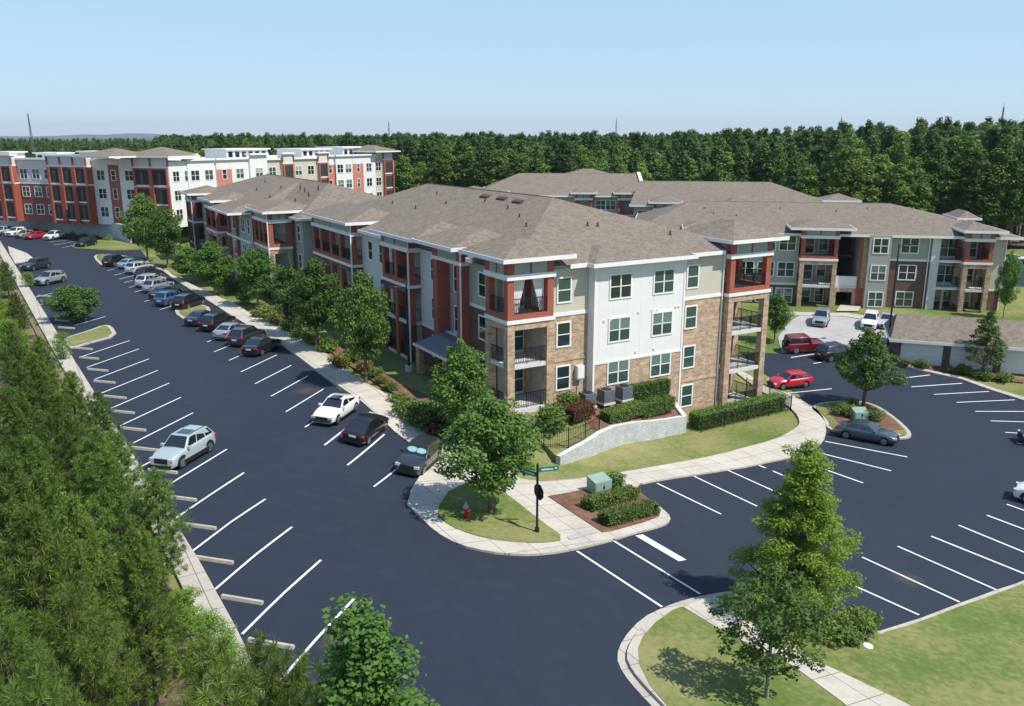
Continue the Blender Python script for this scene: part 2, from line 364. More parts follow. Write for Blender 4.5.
# asphalt
lc = [tuple(wxy(ucurb(v), v)) for v in (-60, -40, -25, -15, 0, 20, 40, 60, 80, 100, 125, 150)]
asp = lc + [tuple(wxy(-5, 150)), tuple(wxy(-9, 118)), tuple(wxy(-9.5, 104))] + \
      px((150,262),(190,283),(250,322),(300,360),(340,390),(392,425),(470,470),(560,500),(660,478),(760,460),(826,432),(800,395),(762,372),(740,352)) + \
      px((781,354),(822,350),(885,351)) + px((900,366.6),(927.6,373),(961.6,380.5),(993.5,392),(1024,401.7),(1080,420),(1190,470),(1200,520),(1090,558),(1024,581),(996,590.7),(959.4,604),(920.4,619),(879,632),(820,640),(743,600),(700,640),(680,720),(640,800)) + [tuple(wxy(-6, -58))]
sheet('parking_lot_asphalt', [asp], .03, 'asphalt')
sheet('access_road', [[(62, 112), (120, 108), (120, 132), (66, 130)]], .03, 'asphalt')
sheet('concrete_parking_court', [px((781.5,353.6),(778,338),(789,322),(800,316),(848,317),(896,327),(893,338),(891,352),(885,351.4),(850,347),(822,350.4))], .05, 'pale_paving')
walks = []
# left kerb band: wide concrete strip on top of the retaining wall
SK = .25
sheet('kerb_strip', [[wxy(ucurb(v), v) for v in range(-60, 151, 6)] + [wxy(ucurb(v)-1.05, v) for v in range(150, -61, -6)]], .15, 'curb_concrete', SK)
# walk along the long side and round to the crosswalk
w_main = px((162,272),(205,299.5),(240,322),(285,347.5),(317.5,372.5),(335,385),(391,431),(412,446),(430,461),(404,503),(417.6,516),(435,534),(458.6,547),(488,554),(517,557),(546.5,556),(576,551),(611,542.5),(634,535),(658,529),(668,525),(671,519),(663.7,512),(652,503),(640,495),(634,487),(656.5,482),(692,476.5),(728,471),(758,465.6),(800,457),(818,448),(826.5,437),(824.6,420),(815,409),(804,403),(790,395),(768,388),(752,378),(735,368),(735,373),(750,384),(765,395),(787,406),(798,417),(799.7,425),(795.5,430),(776,441),(728,453.5),(644,470),(585,480),(526,485),(505,468),(470,447),(440,430),(412.5,412.5),(400,401),(385,396),(357.5,380),(337.5,362.5),(315,347.5),(270,322),(250,315),(240,307),(212.5,295),(175,277.5),(166,270))
sheet('sidewalk', [smooth_poly(w_main, 1)], .14, 'concrete', SK)
sheet('corner_lawn', [smooth_poly(px((434,516),(452.7,488),(491,485),(517,504.5),(540.6,523.5),(567,542.5),(540.6,546.4),(502.5,544),(473,538),(450,529)), 1)], .18, 'grass', .1)
sheet('mulch_bed', [px((548,499),(590,491),(636,491),(661,512),(659,519),(643,525),(611,534),(602,535))], .18, 'mulch', .1)
sheet('kerb_ramp', [px((567,539.6),(593,532),(598,535),(570,543))], .165, 'pale_paving')
# island with the round tree
isl = smooth_poly(px((806,406),(845,401.5),(873,404),(896,419),(914,436),(905,441),(860,438),(826,431),(824,420)), 2)
sheet('kerb_island', [isl], .14, 'curb_concrete', SK)
sheet('island_grass', [offset_poly(isl, .3)], .18, 'grass')
sheet('island_mulch', [px((826,410),(870,407),(893,421),(903,432),(880,434),(838,425))], .2, 'mulch')
# lower lawn with its kerb
low = smooth_poly(px((743,590),(713,594.5),(686.7,600),(664,608),(641.5,619),(622.6,640),(616,658),(622.6,674),(637.7,692.5),(656.5,712),(700,760),(780,820)), 1)
lowp = low + px((1000,800),(1300,640),(1120,552),(1024,581),(996,590.7),(959.4,604),(920.4,619),(879,632),(850,625),(800,600))
sheet('lawn_gutter', [lowp], .05, 'curb_concrete', .1)
sheet('lawn_kerb', [offset_poly(lowp, .34)], .17, 'curb_concrete', .16)
sheet('front_lawn', [px((673.5,613),(656.5,625),(643,640),(638,652),(639,668),(650,690),(668,712),(705,760),(785,820),(1000,800),(1300,640),(1125,560),(1024,586),(960,609.5),(921,624.5),(880,638),(850,629),(800,606),(760,600),(715,600))], .18, 'grass')
sheet('lawn_path', [px((683,611),(713,599),(760,632),(805.5,660),(901.6,706),(1000,760),(930,790),(841,706),(792,670),(724,636))], .2, 'concrete')
sheet('shrub_bed', [px((745,600),(800,604),(845,622),(874,630),(868,642),(835,655),(800,640),(752,618))], .205, 'mulch')
# island by the far left stalls and the small ones of the right-hand row
for nm, q in (('stall_island', [(66,347),(62,340),(88,332),(104,326),(112,327),(118,337),(90,344),(72,350)]),
              ('end_island', [(172,312),(184,309),(200,305),(212,309),(206,318),(200,324),(190,325)]),
              ('far_island', [(93,258),(97,255),(118,255),(150,262),(170,275),(140,268),(112,264),(103,268)])):
    w = smooth_poly(px(*q), 1); sheet(nm+'_kerb', [w], .14, 'curb_concrete', SK); sheet(nm+'_grass', [offset_poly(w, .35)], .18, 'grass')
sheet('far_left_paving', [px((8,247),(27,254),(36,261),(15,264),(10,255))], .16, 'concrete', SK)
sheet('far_green', [px((75,249),(72,247),(82,242),(110,240),(140,246),(150,250),(110,251))], .15, 'grass', SK)
# right-hand side ground
sheet('garage_kerb', [px((900,366.6),(927.6,373),(961.6,380.5),(993.5,392),(1024,401.7),(1080,420),(1084,417),(1024,398.5),(993.5,389.5),(961.6,378.3),(927.6,371),(900,364.5))], .14, 'curb_concrete', SK)
sheet('garage_mulch', [px((893,364),(900,352),(960,368),(1024,380),(1024,384),(970,376.5),(930,371.5))], .1, 'mulch')
sheet('court_walk', [px((770,312),(800,313),(848,314),(895,321),(898,325),(896,327),(848,317.5),(800,316),(776,316))], .12, 'concrete', SK)
sheet('entry_walk', [px((836,312),(858,312),(862,306),(840,306))], .13, 'concrete')
sheet('building_bed', [px((330,352),(352,368),(385,390),(405,400),(425,405),(430,398),(400,385),(345,345))], .1, 'mulch')
# painted markings
mb = MB()
def line(p0, p1, w=.11):
    a, b = Vector(p0[:2]), Vector(p1[:2]); d = (b-a).normalized(); n = Vector((-d.y, d.x))*w/2
    k = max(1, int((b-a).length/1.4)); 
    for i in range(k):
        q0 = a+(b-a)*i/k; q1 = a+(b-a)*(i+1)/k; c = [q0-n, q1-n, q1+n, q0+n]
        mb.poly([(p.x, p.y, terr(p.x, p.y)+.055) for p in c], 'line_paint')
HD = math.radians(75.3); HDV = Vector((math.cos(HD), math.sin(HD), 0))
tipsL = [(354,600),(321,561),(292,528),(265.5,500),(244,473.6),(227,450),(193,413.6),(181,398),(169.4,383.7),(158,371),(149,359.5),(139,349.5),(130,341),(105.5,317),(64,291),(70,298)]
for t in tipsL[:13]: p_ = TP(*t); line(p_, p_-HDV*6.1)
line(TP(208.5,433), TP(140,468))
for t in tipsL[13:]: p_ = TP(*t); line(p_, p_-HDV*4.2)
for t in [(241,372.5),(255,384.5),(271,397),(286,412.5),(229,361),(214,352.5),(207,342.5),(305,428),(324.5,446),(347.5,466),(374,487.5),
          (107,271),(114,275.5),(119,279.5),(124,283),(129,288),(134.5,292.5),(144.5,302),(153,306),(160,310)]: p_ = TP(*t); line(p_, p_+HDV*5.3)
for a_, b_ in (((48,239),(60,237.5)),((49,242.5),(70,240)),((54,245.5),(73,242)),((28,238),(40,236)),((62,248),(75,245.5))): line(TP(*a_), TP(*b_))
for a_, b_ in (((657,484),(721,515)),((694,477),(757,507)),((728,471),(792,500)),((759,466),(826,494)),((816,467),(863,483.7)),((817,453),(891,471.5)),((825,442),(907.4,457.7)),
               ((791,358),(824.6,353)),((813.5,364),(832,361)),((899.5,379),(930,375.5)),((911.5,387.4),(962,383.8)),((934,395),(989,392)),((956.5,403),(1014.7,400.4)),
               ((975,412),(1040,412)),((990.6,421.5),(1060,423.5)),((1005,433),(1070,437)),((1016.7,444),(1080,450)),((784.4,394),(831.6,389.3)),((768,379.5),(782,377.5)),
               ((846,583),(919,616)),((862,558),(959.4,603)),((897.4,547),(996,590.7)),((931,537),(1040,581)),((958.5,526),(1070,572)),((986.7,516),(1090,555)),((1006.6,505),(1100,538)),
               ((577,552),(662,608)),((614,542),(700,595))): line(TP(*a_), TP(*b_), .13)
line(TP(639,536), TP(682.5,561.5), .5)
for nm_, m_ in (('painted_parking_lines', None),): struct(mb.build(nm_))
# faint rusty wash marks on the asphalt
for q in (((286,392),(296,387),(306,386),(318,388),(312,394),(300,396)),): pass
# wheel stops
def wheel_stop():
    e = MB(); L, w, h = .9, .075, .13
    vs = [(x, y, z) for x in (-L, L) for y, z in ((-w*1.2, 0), (w*1.2, 0), (w*.8, h), (-w*.8, h))]
    e.faces(vs, [(0,1,2,3),(7,6,5,4),(0,4,5,1),(1,5,6,2),(2,6,7,3),(3,7,4,0)], 'curb_concrete'); e.names = ['wheel_stop_concrete']; return e.mesh('wheel_stop')
ws = wheel_stop()
wsl = [((250,642),(293,649)),((222.4,598.3),(262.7,604.8)),((195.5,558.5),(234,565)),((185.7,525.8),(212.5,529.7)),((169.5,498),(192,501.3)),((150,470.5),(176,474.4)),((135,449),(155,451.5)),((121,428.7),(145.7,432)),
       ((111.8,411.5),(133.6,414.7)),((106,397),(124.5,399.4)),((95,381),(114.5,385)),((89,370),(107,372)),((81,358),(97.5,360)),((75,349),(92,350)),((59,328),(74.5,329.5)),((54,321),(71,322)),((41,301),(54,302.5)),((37,296),(53,297.5))]
for a_, b_ in wsl:
    a_, b_ = TP(*a_), TP(*b_); c_ = (a_+b_)/2; d_ = b_-a_
    o = put('wheel_stop', ws, loc=(c_.x, c_.y, terr(c_.x, c_.y)+.03), rot=(0, 0, math.radians(-16)))
    tag(o, 'pale concrete wheel stop in a stall beside the long left kerb', 'wheel stop', 'wheel stops along the left kerb')
# ------------------------------------------------------------------ buildings
class Bld:
    def __init__(s, name, label, cat, loc, rz, group=None):
        s.root = empty(name, loc, rz, label, cat, group); s.w = MB(); s.trim = MB(); s.roofs = []; s.col = MB(); s.winc = {}
    def perim(s, pts, styles, mb=None):
        mb = mb or s.w
        for i, st in enumerate(styles):
            p, q = pts[i], pts[(i+1) % len(pts)]
            for z0, z1, m in st or []:
                mb.poly([(p[0], p[1], z0), (q[0], q[1], z0), (q[0], q[1], z1), (p[0], p[1], z1)], m)
    def hip(s, u0, u1, v0, v1, ze, pitch=.33, name='roof', rise=None, ridge=None, gut=True):
        """hip roof; u0..v1 is the eave rectangle"""
        W, D = u1-u0, v1-v0; h = min(W, D)/2; r = rise or h*pitch
        if ridge: (a0, b0), (a1, b1) = ridge
        elif W >= D: a0, b0, a1, b1 = u0+h, (v0+v1)/2, u1-h, (v0+v1)/2
        else: a0, b0, a1, b1 = (u0+u1)/2, v0+h, (u0+u1)/2, v1-h
        mb = MB(); E_ = [(u0, v0, ze), (u1, v0, ze), (u1, v1, ze), (u0, v1, ze)]
        if abs(a1-a0)+abs(b1-b0) < .15:
            P_ = (a0, b0, ze+r)
            for i in range(4): mb.poly([E_[i], E_[(i+1) % 4], P_], 'shingle')
        elif a1-a0 > b1-b0:
            P_, Q_ = (a0, b0, ze+r), (a1, b1, ze+r)
            mb.poly([E_[0], E_[1], Q_, P_], 'shingle'); mb.poly([E_[2], E_[3], P_, Q_], 'shingle')
            mb.poly([E_[1], E_[2], Q_], 'shingle'); mb.poly([E_[3], E_[0], P_], 'shingle')
            if min(W, D) > 12: mb.tube([Vector(P_), Vector(Q_)], [.07, .07], 'shingle', 5)
        else:
            P_, Q_ = (a0, b0, ze+r), (a1, b1, ze+r)
            mb.poly([E_[1], E_[2], Q_, P_], 'shingle'); mb.poly([E_[3], E_[0], P_, Q_], 'shingle')
            mb.poly([E_[0], E_[1], P_], 'shingle'); mb.poly([E_[2], E_[3], Q_], 'shingle')
            if min(W, D) > 12: mb.tube([Vector(P_), Vector(Q_)], [.07, .07], 'shingle', 5)
        mb.poly([(u0+.02, v0+.02, ze-.2), (u0+.02, v1-.02, ze-.2), (u1-.02, v1-.02, ze-.2), (u1-.02, v0+.02, ze-.2)], 'soffit')
        o = mb.build(name, s.root)
        if not gut: return o
        g = MB(); t = .07
        g.box(u0-t, u1+t, v0-t, v0, ze-.24, ze+.03, 'trim'); g.box(u0-t, u1+t, v1, v1+t, ze-.24, ze+.03, 'trim')
        g.box(u0-t, u0, v0, v1, ze-.24, ze+.03, 'trim'); g.box(u1, u1+t, v0, v1, ze-.24, ze+.03, 'trim')
        g.build('gutter', o); return o
    def winmesh(s, w, h, dbl, kind):
        key = (w, h, dbl, kind)
        if key in WC: return WC[key]
        f = MB(); t = .11
        f.box(-w/2-t, -w/2, -.06, .02, -t, h+t, 'trim'); f.box(w/2, w/2+t, -.06, .02, -t, h+t, 'trim')
        f.box(-w/2, w/2, -.06, .02, -t, 0, 'trim'); f.box(-w/2, w/2, -.06, .02, h, h+t, 'trim')
        n = 2 if dbl else 1
        if dbl: f.box(-.05, .05, -.05, .02, 0, h, 'trim')
        f.box(-w/2, w/2, -.045, .02, h/2-.03, h/2+.03, 'trim')
        if kind == 'door': f.box(-w/2, w/2, -.045, .02, .0, .12, 'trim')
        ps = []
        for g_ in ('glass_dark', 'glass_teal', 'glass_blind', 'glass_white'):
            p = MB(); 
            p.box(-w/2, w/2, -.02, .01, 0, h/2, 'glass_dark' if g_ == 'glass_dark' else 'glass_teal'); p.box(-w/2, w/2, -.02, .01, h/2, h, g_)
            ps.append(p.mesh('pane'))
        WC[key] = (f.mesh('window'), ps); return WC[key]
    def win(s, p, q, t, z, w=.95, h=1.6, dbl=False, kind='win', glass=None):
        """window at t metres along the edge p->q (outside on the right-hand side)"""
        d = Vector((q[0]-p[0], q[1]-p[1])); a = math.atan2(d.y, d.x); d.normalize()
        fm, ps = s.winmesh(w, h, dbl, kind)
        o = put('glass_door' if kind == 'door' else 'window', fm, s.root, (p[0]+d.x*t, p[1]+d.y*t, z), (0, 0, a))
        k = glass if glass is not None else random.choices((0, 1, 2, 3), (5, 5, 3, 1))[0]
        put('pane', ps[k], o)
    def railing(s, parent, p, q, z, step=.13, solid=False):
        """iron railing from p to q on floor z"""
        mb = MB(); a, b = Vector(p), Vector(q); L = (b-a).length; n = max(2, int(L/step)); al = abs(b.x-a.x) > abs(b.y-a.y)
        def bar(x0, y0, x1, y1, z0, z1, r): mb.box(min(x0, x1)-r, max(x0, x1)+r, min(y0, y1)-r, max(y0, y1)+r, z0, z1, 'iron')
        bar(a.x, a.y, b.x, b.y, z+1.02, z+1.07, .025); bar(a.x, a.y, b.x, b.y, z+.1, z+.14, .018)
        for i in range(n+1): c = a+(b-a)*i/n; bar(c.x, c.y, c.x, c.y, z+.0 if i % 8 == 0 else z+.12, z+1.03, .014 if i % 8 else .025)
        return mb.build('railing', parent)
    def tower(s, u0, u1, v0, v1, floors, ztop, top, open_='fl', stone='stone', cw=.55, col='red', mid=(), rail=True, band=.55, rstep=.13, topcol=None, two=False):
        """balcony tower: corner piers, floors, header band; open_ lists the open sides f(-v) l(-u) r(+u)"""
        F3 = floors[-1]; mb = MB(); tc_ = topcol or col
        e = .012; U0, U1, V0, V1 = u0+e, u1-e, v0+e, v1-e; base = floors[0]-1.4
        cs = [(U0, V0), (U1-cw, V0), (U0, V1-cw), (U1-cw, V1-cw)]
        for i, (a, b) in enumerate(cs):
            j = .003*i
            mb.box(a+j, a+cw-j, b+j, b+cw-j, base, (F3-3.3 if two else F3-.25), stone)
            if two: mb.box(a+.03+j, a+cw-.03-j, b+.03+j, b+cw-.03-j, F3-3.3, F3-.25, tc_)
            mb.box(a+.03+j, a+cw-.03-j, b+.03+j, b+cw-.03-j, F3, top-.3, tc_)
        for t in mid:
            mb.box(U0+t, U0+t+cw*.8, V0+.015, V0+cw-.03, base, F3-.25, stone); mb.box(U0+t+.03, U0+t+cw*.8-.03, V0+.05, V0+cw-.06, F3, top-.3, tc_)
        mb.box(U0+.01, U1-.01, V0+.02, V0+.4, F3-.7, F3-.25, stone); mb.box(U0+.02, U0+.4, V0+.41, V1-.03, F3-.71, F3-.25, stone); mb.box(U1-.4, U1-.02, V0+.41, V1-.03, F3-.72, F3-.25, stone)
        # white band at the top floor, low red wall over it
        mb.box(u0-.05, u1+.05, v0-.05, v1-.02, F3-.26, F3-.02, 'trim')
        mb.box(U0+cw-.03, U1-cw+.03, V0+.03, V0+.3, F3-.02, F3+.32, tc_)
        mb.box(U0+.03, U0+.3, V0+cw-.03, V1-cw+.03, F3-.02, F3+.33, tc_); mb.box(U1-.3, U1-.03, V0+cw-.03, V1-cw+.03, F3-.02, F3+.33, tc_)
        # header: band, panels with red posts
        mb.box(u0-.06, u1+.06, v0-.06, v1-.01, top-.35, top, 'trim')
        mb.box(U0+.06, U1-.06, V0+.06, V1-.05, top, ztop-.19, 'panel')
        for a, b in cs: mb.box(a+.02, a+cw-.02, b+.02, b+cw-.02, top, ztop-.195, tc_)
        for t in ([(u1-u0)/2] if u1-u0 < 5.5 else [(u1-u0)/3, (u1-u0)*2/3]): mb.box(u0+t-.06, u0+t+.06, v0+.03, v0+.1, top, ztop-.2, tc_)
        for t in [(v1-v0)/2]: mb.box(u0+.03, u0+.1, v0+t-.06, v0+t+.06, top, ztop-.2, tc_)
        if 'l' not in open_: mb.box(U0+.1, U0+.25, V0+cw, V1-.02, base, top-.35, stone)
        if 'r' not in open_: mb.box(U1-.25, U1-.1, V0+cw, V1-.02, base, top-.35, 'grey_siding')
        mb.build('balcony_tower', s.root)
        for k, z in enumerate(floors):
            sl = MB(); sl.box(u0+.1+.001*k, u1-.1, v0+.08, v1-.02, z-.28 if k else z-.5, z, 'slab')
            o = sl.build('balcony_floor', s.root)
            if rail and (k or True):
                if 'f' in open_:
                    xs_ = [u0+cw]+[u0+t for t in mid]+[u1-cw]
                    for i_ in range(len(xs_)-1): s.railing(o, (xs_[i_]+(cw*.8 if i_ else 0), v0+.2), (xs_[i_+1], v0+.2), z+(.3 if z == F3 else 0)-.0, rstep)
                if 'l' in open_: s.railing(o, (u0+.2, v0+cw), (u0+.2, v1-cw), z+(.3 if z == F3 else 0), rstep)
                if 'r' in open_: s.railing(o, (u1-.2, v0+cw), (u1-.2, v1-cw), z+(.3 if z == F3 else 0), rstep)
    def downspout(s, u, v, z0, z1, m='trim'):
        mb = MB(); mb.box(u-.05, u+.05, v-.05, v+.05, z0, z1, m); mb.box(u-.08, u+.08, v-.08, v+.08, z1, z1+.18, m); mb.build('downspout', s.root)
    def vents(s, pts):
        for u, v, z in pts:
            mb = MB(); mb.cyl((u, v, z-.3), .07, .6, 'vent', 8); mb.cyl((u, v, z-.05), .14, .08, 'vent', 8); mb.build('roof_vent', s.root)
    def done(s): s.w.build('wall', s.root)
WC = {}
FL = [-3.55, -.45, 2.65, 5.75]; EV = 9.05
# ---- the main block -------------------------------------------------------------------
b = Bld('apartment_building', 'three storey block with white corner facade, red balcony towers and tan shingle roof', 'building', (OX, OY, 0), AA)
P0 = [(3.65,.6),(7,.6),(7,0),(15,0),(15,.6),(19.6,.6),(19.6,3.6),(24,3.6),(24,6.2),(21.5,6.2),(21.5,41.3),(1,41.3),(1,40.5),(2.4,40.5),(2.4,28.7),(1,28.7),(1,21.5),(2.4,21.5),(2.4,15.7),(1,15.7),(1,12),(1.4,12),(1.4,7.2),(1,7.2),(1,3.1),(3.65,3.1)]
fr = [(-4.2,5.5,'stone'),(5.5,5.75,'trim'),(5.75,EV,'cream')]; gs = [(-4.2,5.5,'brick_shade_stone'),(5.5,5.75,'trim'),(5.75,EV,'green_siding')]  # gs: lower stone darker than in fr, its shade put into the colour
wh = [(-4.2,1.9,'stone'),(1.9,EV,'white_panel')]; gr = [(-4.2,EV+.45,'grey_siding')]; ps_ = [(-4.2,2.4,'brick_shade_stone'),(2.4,2.6,'trim'),(2.6,EV,'pale_siding')]
rd = [(-4.2,EV,'red')]
gv = [(-4.2,EV-.05,'grey_siding')]
st = [fr, [(-4.2,EV,'green_siding')], wh, wh, fr, gr, gr, gr, gr, gv, gv, gv, gr, gr, gr, ps_, gr, gr, gr, ps_, rd, [(-4.2,EV,'grey_siding')], rd, gs, gr, gr]
# order check: edges follow P0
b.perim(P0, st)
e0 = (P0[0], P0[1]); e2 = (P0[2], P0[3]); e4 = (P0[4], P0[5])
for z in FL[1:]: b.win(*e0, 1.15, z+.75, 1.0, 1.6)
for z in FL[1:]:
    b.win(*e2, 2.15, z+.72, 1.75, 1.6, True, glass=2 if z > -1 and z < 5 else None); b.win(*e2, 6.05, z+.72, 1.75, 1.6, True, glass=2 if z < 5 else 1)
for z in FL: b.win(*e4, 1.35, z+.72, 1.0, 1.6, glass=1)
for z in FL[1:]:
    b.win((3.65,3.1), (3.65,.6), 1.2, z+.1, 1.0, 2.1, False, 'door'); b.win((1,3.1), (3.65,3.1), 1.3, z+.1, 1.5, 2.1, True, 'door')
    b.win((1,7.2), (1,3.1), 2., z+.75, .95, 1.6, glass=0); b.win((19.6,3.6), (24,3.6), 2.3, z+.75, 1.7, 1.4, True)
    b.win((1,28.7), (1,21.5), 2.2, z+.75, .95, 1.6, glass=0); b.win((1,28.7), (1,21.5), 5.2, z+.75, 1.6, 1.6, True, glass=0); b.win((1,15.7), (1,12), 2.6, z+.75, .95, 1.6, glass=0)
    b.win((2.4,21.5), (2.4,15.7), 1.6, z+.1, 1.5, 2.1, True, 'door'); b.win((2.4,21.5), (2.4,15.7), 4.2, z+.75, 1., 1.5)
    b.win((2.4,40.5), (2.4,28.7), 2., z+.1, 1.5, 2.1, True, 'door'); b.win((2.4,40.5), (2.4,28.7), 9., z+.1, 1.5, 2.1, True, 'door')
    b.win((1.4,12), (1.4,7.2), 2.4, z+.3, 1.5, 1.9, True, glass=0)
# utility plates between the storeys of the white front
for u, z in ((.7,1.95+3.1-.2),(1.25,1.95+3.1-.2),(3.75,5.15),(5.0,5.15),(5.45,5.15),(7.2,5.2),(7.5,5.2),(3.6,2.25),(5.3,2.25)): mb = MB(); mb.box(7+u, 7+u+.16, -.05, .01, z, z+.14, 'slab'); mb.build('wall_vent', b.root)
mb = MB()
mb.box(6.9, 7.05, -.045, .62, -4.2, EV-.1, 'trim'); mb.box(14.95, 15.1, -.045, .62, -4.2, EV-.1, 'trim'); mb.box(7.06, 14.94, -.05, .01, 1.83, 1.97, 'trim')
for z in (5.5,): mb.box(3.72, 6.88, .545, .61, z, z+.24, 'trim'); mb.box(15.12, 19.5, .545, .61, z, z+.24, 'trim')
mb.box(3.7, 19.55, .5, .59, EV-.28, EV-.02, 'trim'); mb.box(15.12, 19.5, .55, .61, -.9, -.75, 'stone'); mb.box(3.72, 6.88, .55, .61, 2.3, 2.45, 'stone')
mb.build('trim_board', b.root)
for p in ((6.86,.52),(19.4,.52)): b.downspout(p[0], p[1], -3.9, EV-.2)
b.tower(0, 3.65, 0, 3.1, FL[1:], 9.85, 8.75, 'fl')
b.tower(19.6, 24, 0, 3.6, FL, 9.85, 8.75, 'flr')
b.tower(0, 2.4, 15.7, 21.5, FL[1:], 9.7, 8.75, 'fl', stone='brick_shade_stone', col='red', two=True)
b.tower(0, 2.4, 28.7, 40.5, FL[1:], 9.7, 8.75, 'fl', stone='brick_shade_stone', col='red', two=True)
for v in (18.3, 31.9, 34.6, 37.6):   # extra red piers on the long side towers
    mb = MB(); mb.box(.02, .5, v, v+.55, -1, 5.48, 'red'); mb.box(.04, .48, v+.02, v+.53, 5.48, 8.38, 'red'); mb.build('red_pier', b.root)
mb = MB()   # red entry bay with its small canopy roof
for v in (7.2, 11.2): mb.box(.35, 1.38, v+.004, v+.8, -.8, 9.5, 'red')
mb.box(.3, 1.38, 7.15, 12.05, 8.4, 8.66, 'trim'); mb.box(.4, 1.37, 7.3, 11.9, 8.66, 9.5, 'panel'); mb.box(.9, 1.38, 8.01, 11.19, 2.5, 2.8, 'trim')
mb.build('entry_bay', b.root)
mb = MB()
mb.faces([(-1.3,6.6,1.9),(-1.3,12.2,1.9),(1.0,12.2,1.9),(1.0,6.6,1.9),(.95,7.4,2.75),(.95,11.4,2.75),(.0,8.6,2.75),(.0,10.4,2.75)], [(0,1,2,3),(0,3,4,6),(0,6,7,1),(1,7,5,2),(6,4,5,7)], 'grey_roof_metal')
mb.box(-1.38, 1, 6.5, 6.62, 1.75, 1.95, 'trim'); mb.box(-1.4, -1.29, 6.62, 12.2, 1.76, 1.94, 'trim')
o = mb.build('entry_canopy', b.root)
for v in (7.1, 11.8): c_ = MB(); c_.box(-1.2, -.7, v-.2, v+.3, -.9, 1.88, 'stone'); c_.build('column', o)
# curtains on the corner balcony
for u0_, u1_, lean in ((.75, 1.65, 1), (3.05, 2.15, -1)):
    mb = MB(); N = 9
    for i in range(N):
        f0, f1 = i/N, (i+1)/N; y0 = .42+.05*(i % 2); y1 = .42+.05*((i+1) % 2)
        a0, a1 = u0_+(u1_-u0_)*f0, u0_+(u1_-u0_)*f1; g0, g1 = u0_+(u1_-u0_)*f0*.35, u0_+(u1_-u0_)*f1*.35
        mb.poly([(g0, y0, 6.1), (g1, y1, 6.1), (a1, y1, 8.4), (a0, y0, 8.4)], 'curtain')
        mb.poly([(g0, y0+.02, 6.1), (a0, y0+.02, 8.4), (a1, y1+.02, 8.4), (g1, y1+.02, 6.1)], 'curtain')
    mb.build('curtain', b.root)
o = b.hip(.45, 22.1, .15, 42, EV, rise=3.55, ridge=((11, 11.6), (11, 35.5)), gut=False)
mb = MB()
for u0_, u1_ in ((4.95, 6.35), (15.65, 19.05)): mb.box(u0_, u1_, .06, .15, EV-.24, EV+.04, 'trim'); mb.box(u0_, u1_, .151, .6, EV-.26, EV-.02, 'soffit')
for v0_, v1_ in ((5.6, 6.55), (22.15, 28.05), (41, 42)): mb.box(.36, .45, v0_, v1_, EV-.24, EV+.04, 'trim'); mb.box(.451, 1, v0_, v1_, EV-.26, EV-.02, 'soffit')
mb.box(22.1, 22.19, 6.5, 42, EV-.24, EV+.04, 'trim'); mb.box(.45, 22.1, 42, 42.09, EV-.24, EV+.04, 'trim'); mb.build('gutter', o)
b.hip(6.4, 15.6, -.6, 5, EV+.01, rise=.93, ridge=((9, 2.2), (13, 2.2)), name='roof')
b.hip(-.6, 4.85, -.6, 5.5, 9.85, rise=1.0, ridge=((2.3, 2.4), (2.3, 4.2)))
b.hip(19.1, 24.9, -.6, 6.5, 9.85, rise=1.15, ridge=((22.3, 2.6), (22.3, 4)))
b.hip(-.7, 5.5, 6.6, 13.3, 9.8, rise=1.05, ridge=((2.9, 9), (2.9, 11.2)))
b.hip(-.72, 5.52, 13.32, 22.1, 9.72, rise=1.05, ridge=((2.9, 15.5), (2.9, 19.7)))
b.hip(-.7, 5.5, 28.1, 41.2, 9.72, rise=1.1, ridge=((2.9, 30.5), (2.9, 38.6)))
b.hip(8.7, 14, 0.6, 9, 11.2, rise=.7, name='roof') if 0 else None
def rz(u, v):  # height of the main roof plane
    return EV+3.5*min((u-.4)/10.6, (22.1-u)/11.1, (v-0)/11.6, 1)
b.vents([(u, v, rz(u, v)) for u, v in ((8.2,14),(7.2,10.5),(6,7.5),(10.5,6),(11.3,5.8),(8.8,19),(7.5,24),(5.8,27),(16.5,3.5),(6,33),(9,29))])
for u, v in ((9.7,14.5),(9.9,17.5),(9.9,20.5)): z = rz(u, v); mb = MB(); mb.faces([(u-.45,v-.7,z-.15),(u-.05,v-.7,z+.16),(u-.05,v+.7,z+.16),(u-.45,v+.7,z-.15),(u-.45,v-.7,z+.05),(u-.05,v-.7,z+.2),(u-.05,v+.7,z+.2),(u-.45,v+.7,z+.05)], [(0,3,2,1),(4,5,6,7),(0,1,5,4),(1,2,6,5),(2,3,7,6),(3,0,4,7)], 'vent'); mb.build('ridge_vent', b.root)
for v in (15.55, 28.6): b.downspout(-.12, v, -.6, 9.3)
b.downspout(.26, 7.15, 2.9, 9.2)
b.done()
# meter boxes by the tower are separate cabinets
# ---- second block behind along the same street ------------------------------------------
b = Bld('apartment_building', 'shaded grey green block with dark red balconies further up the street behind the car row', 'building', (OX, OY, 0), AA)
P1 = [(-3.4,39.2),(15,39.2),(15,88),(-3.4,88)]
w0 = -3.4
notch = [(64.5,71),(79.5,84.5)]
pts = [(-.4,42.4),(15,42.4),(15,86),(w0,86)]; sts = [[(-1,EV-.1,'grey_siding')]]*3
gg = [(-1,2.4,'stone'),(2.4,2.6,'trim'),(2.6,8.95,'green_siding')]; dk = [(-1,8.95,'brick_shade_stone')]
cur = 86
for a_, c_ in reversed(notch):
    pts += [(w0, c_), (w0+1.6, c_), (w0+1.6, a_), (w0, a_)]; sts += [gg, dk, [(-1,9.6,'grey_siding')], dk]
pts += [(w0, 51.6), (-.8, 51.6), (-.8, 45.2), (-.4, 45.2)]; sts += [gg, dk, [(-1,9.4,'grey_siding')], dk, gg]
b.perim(pts, sts)
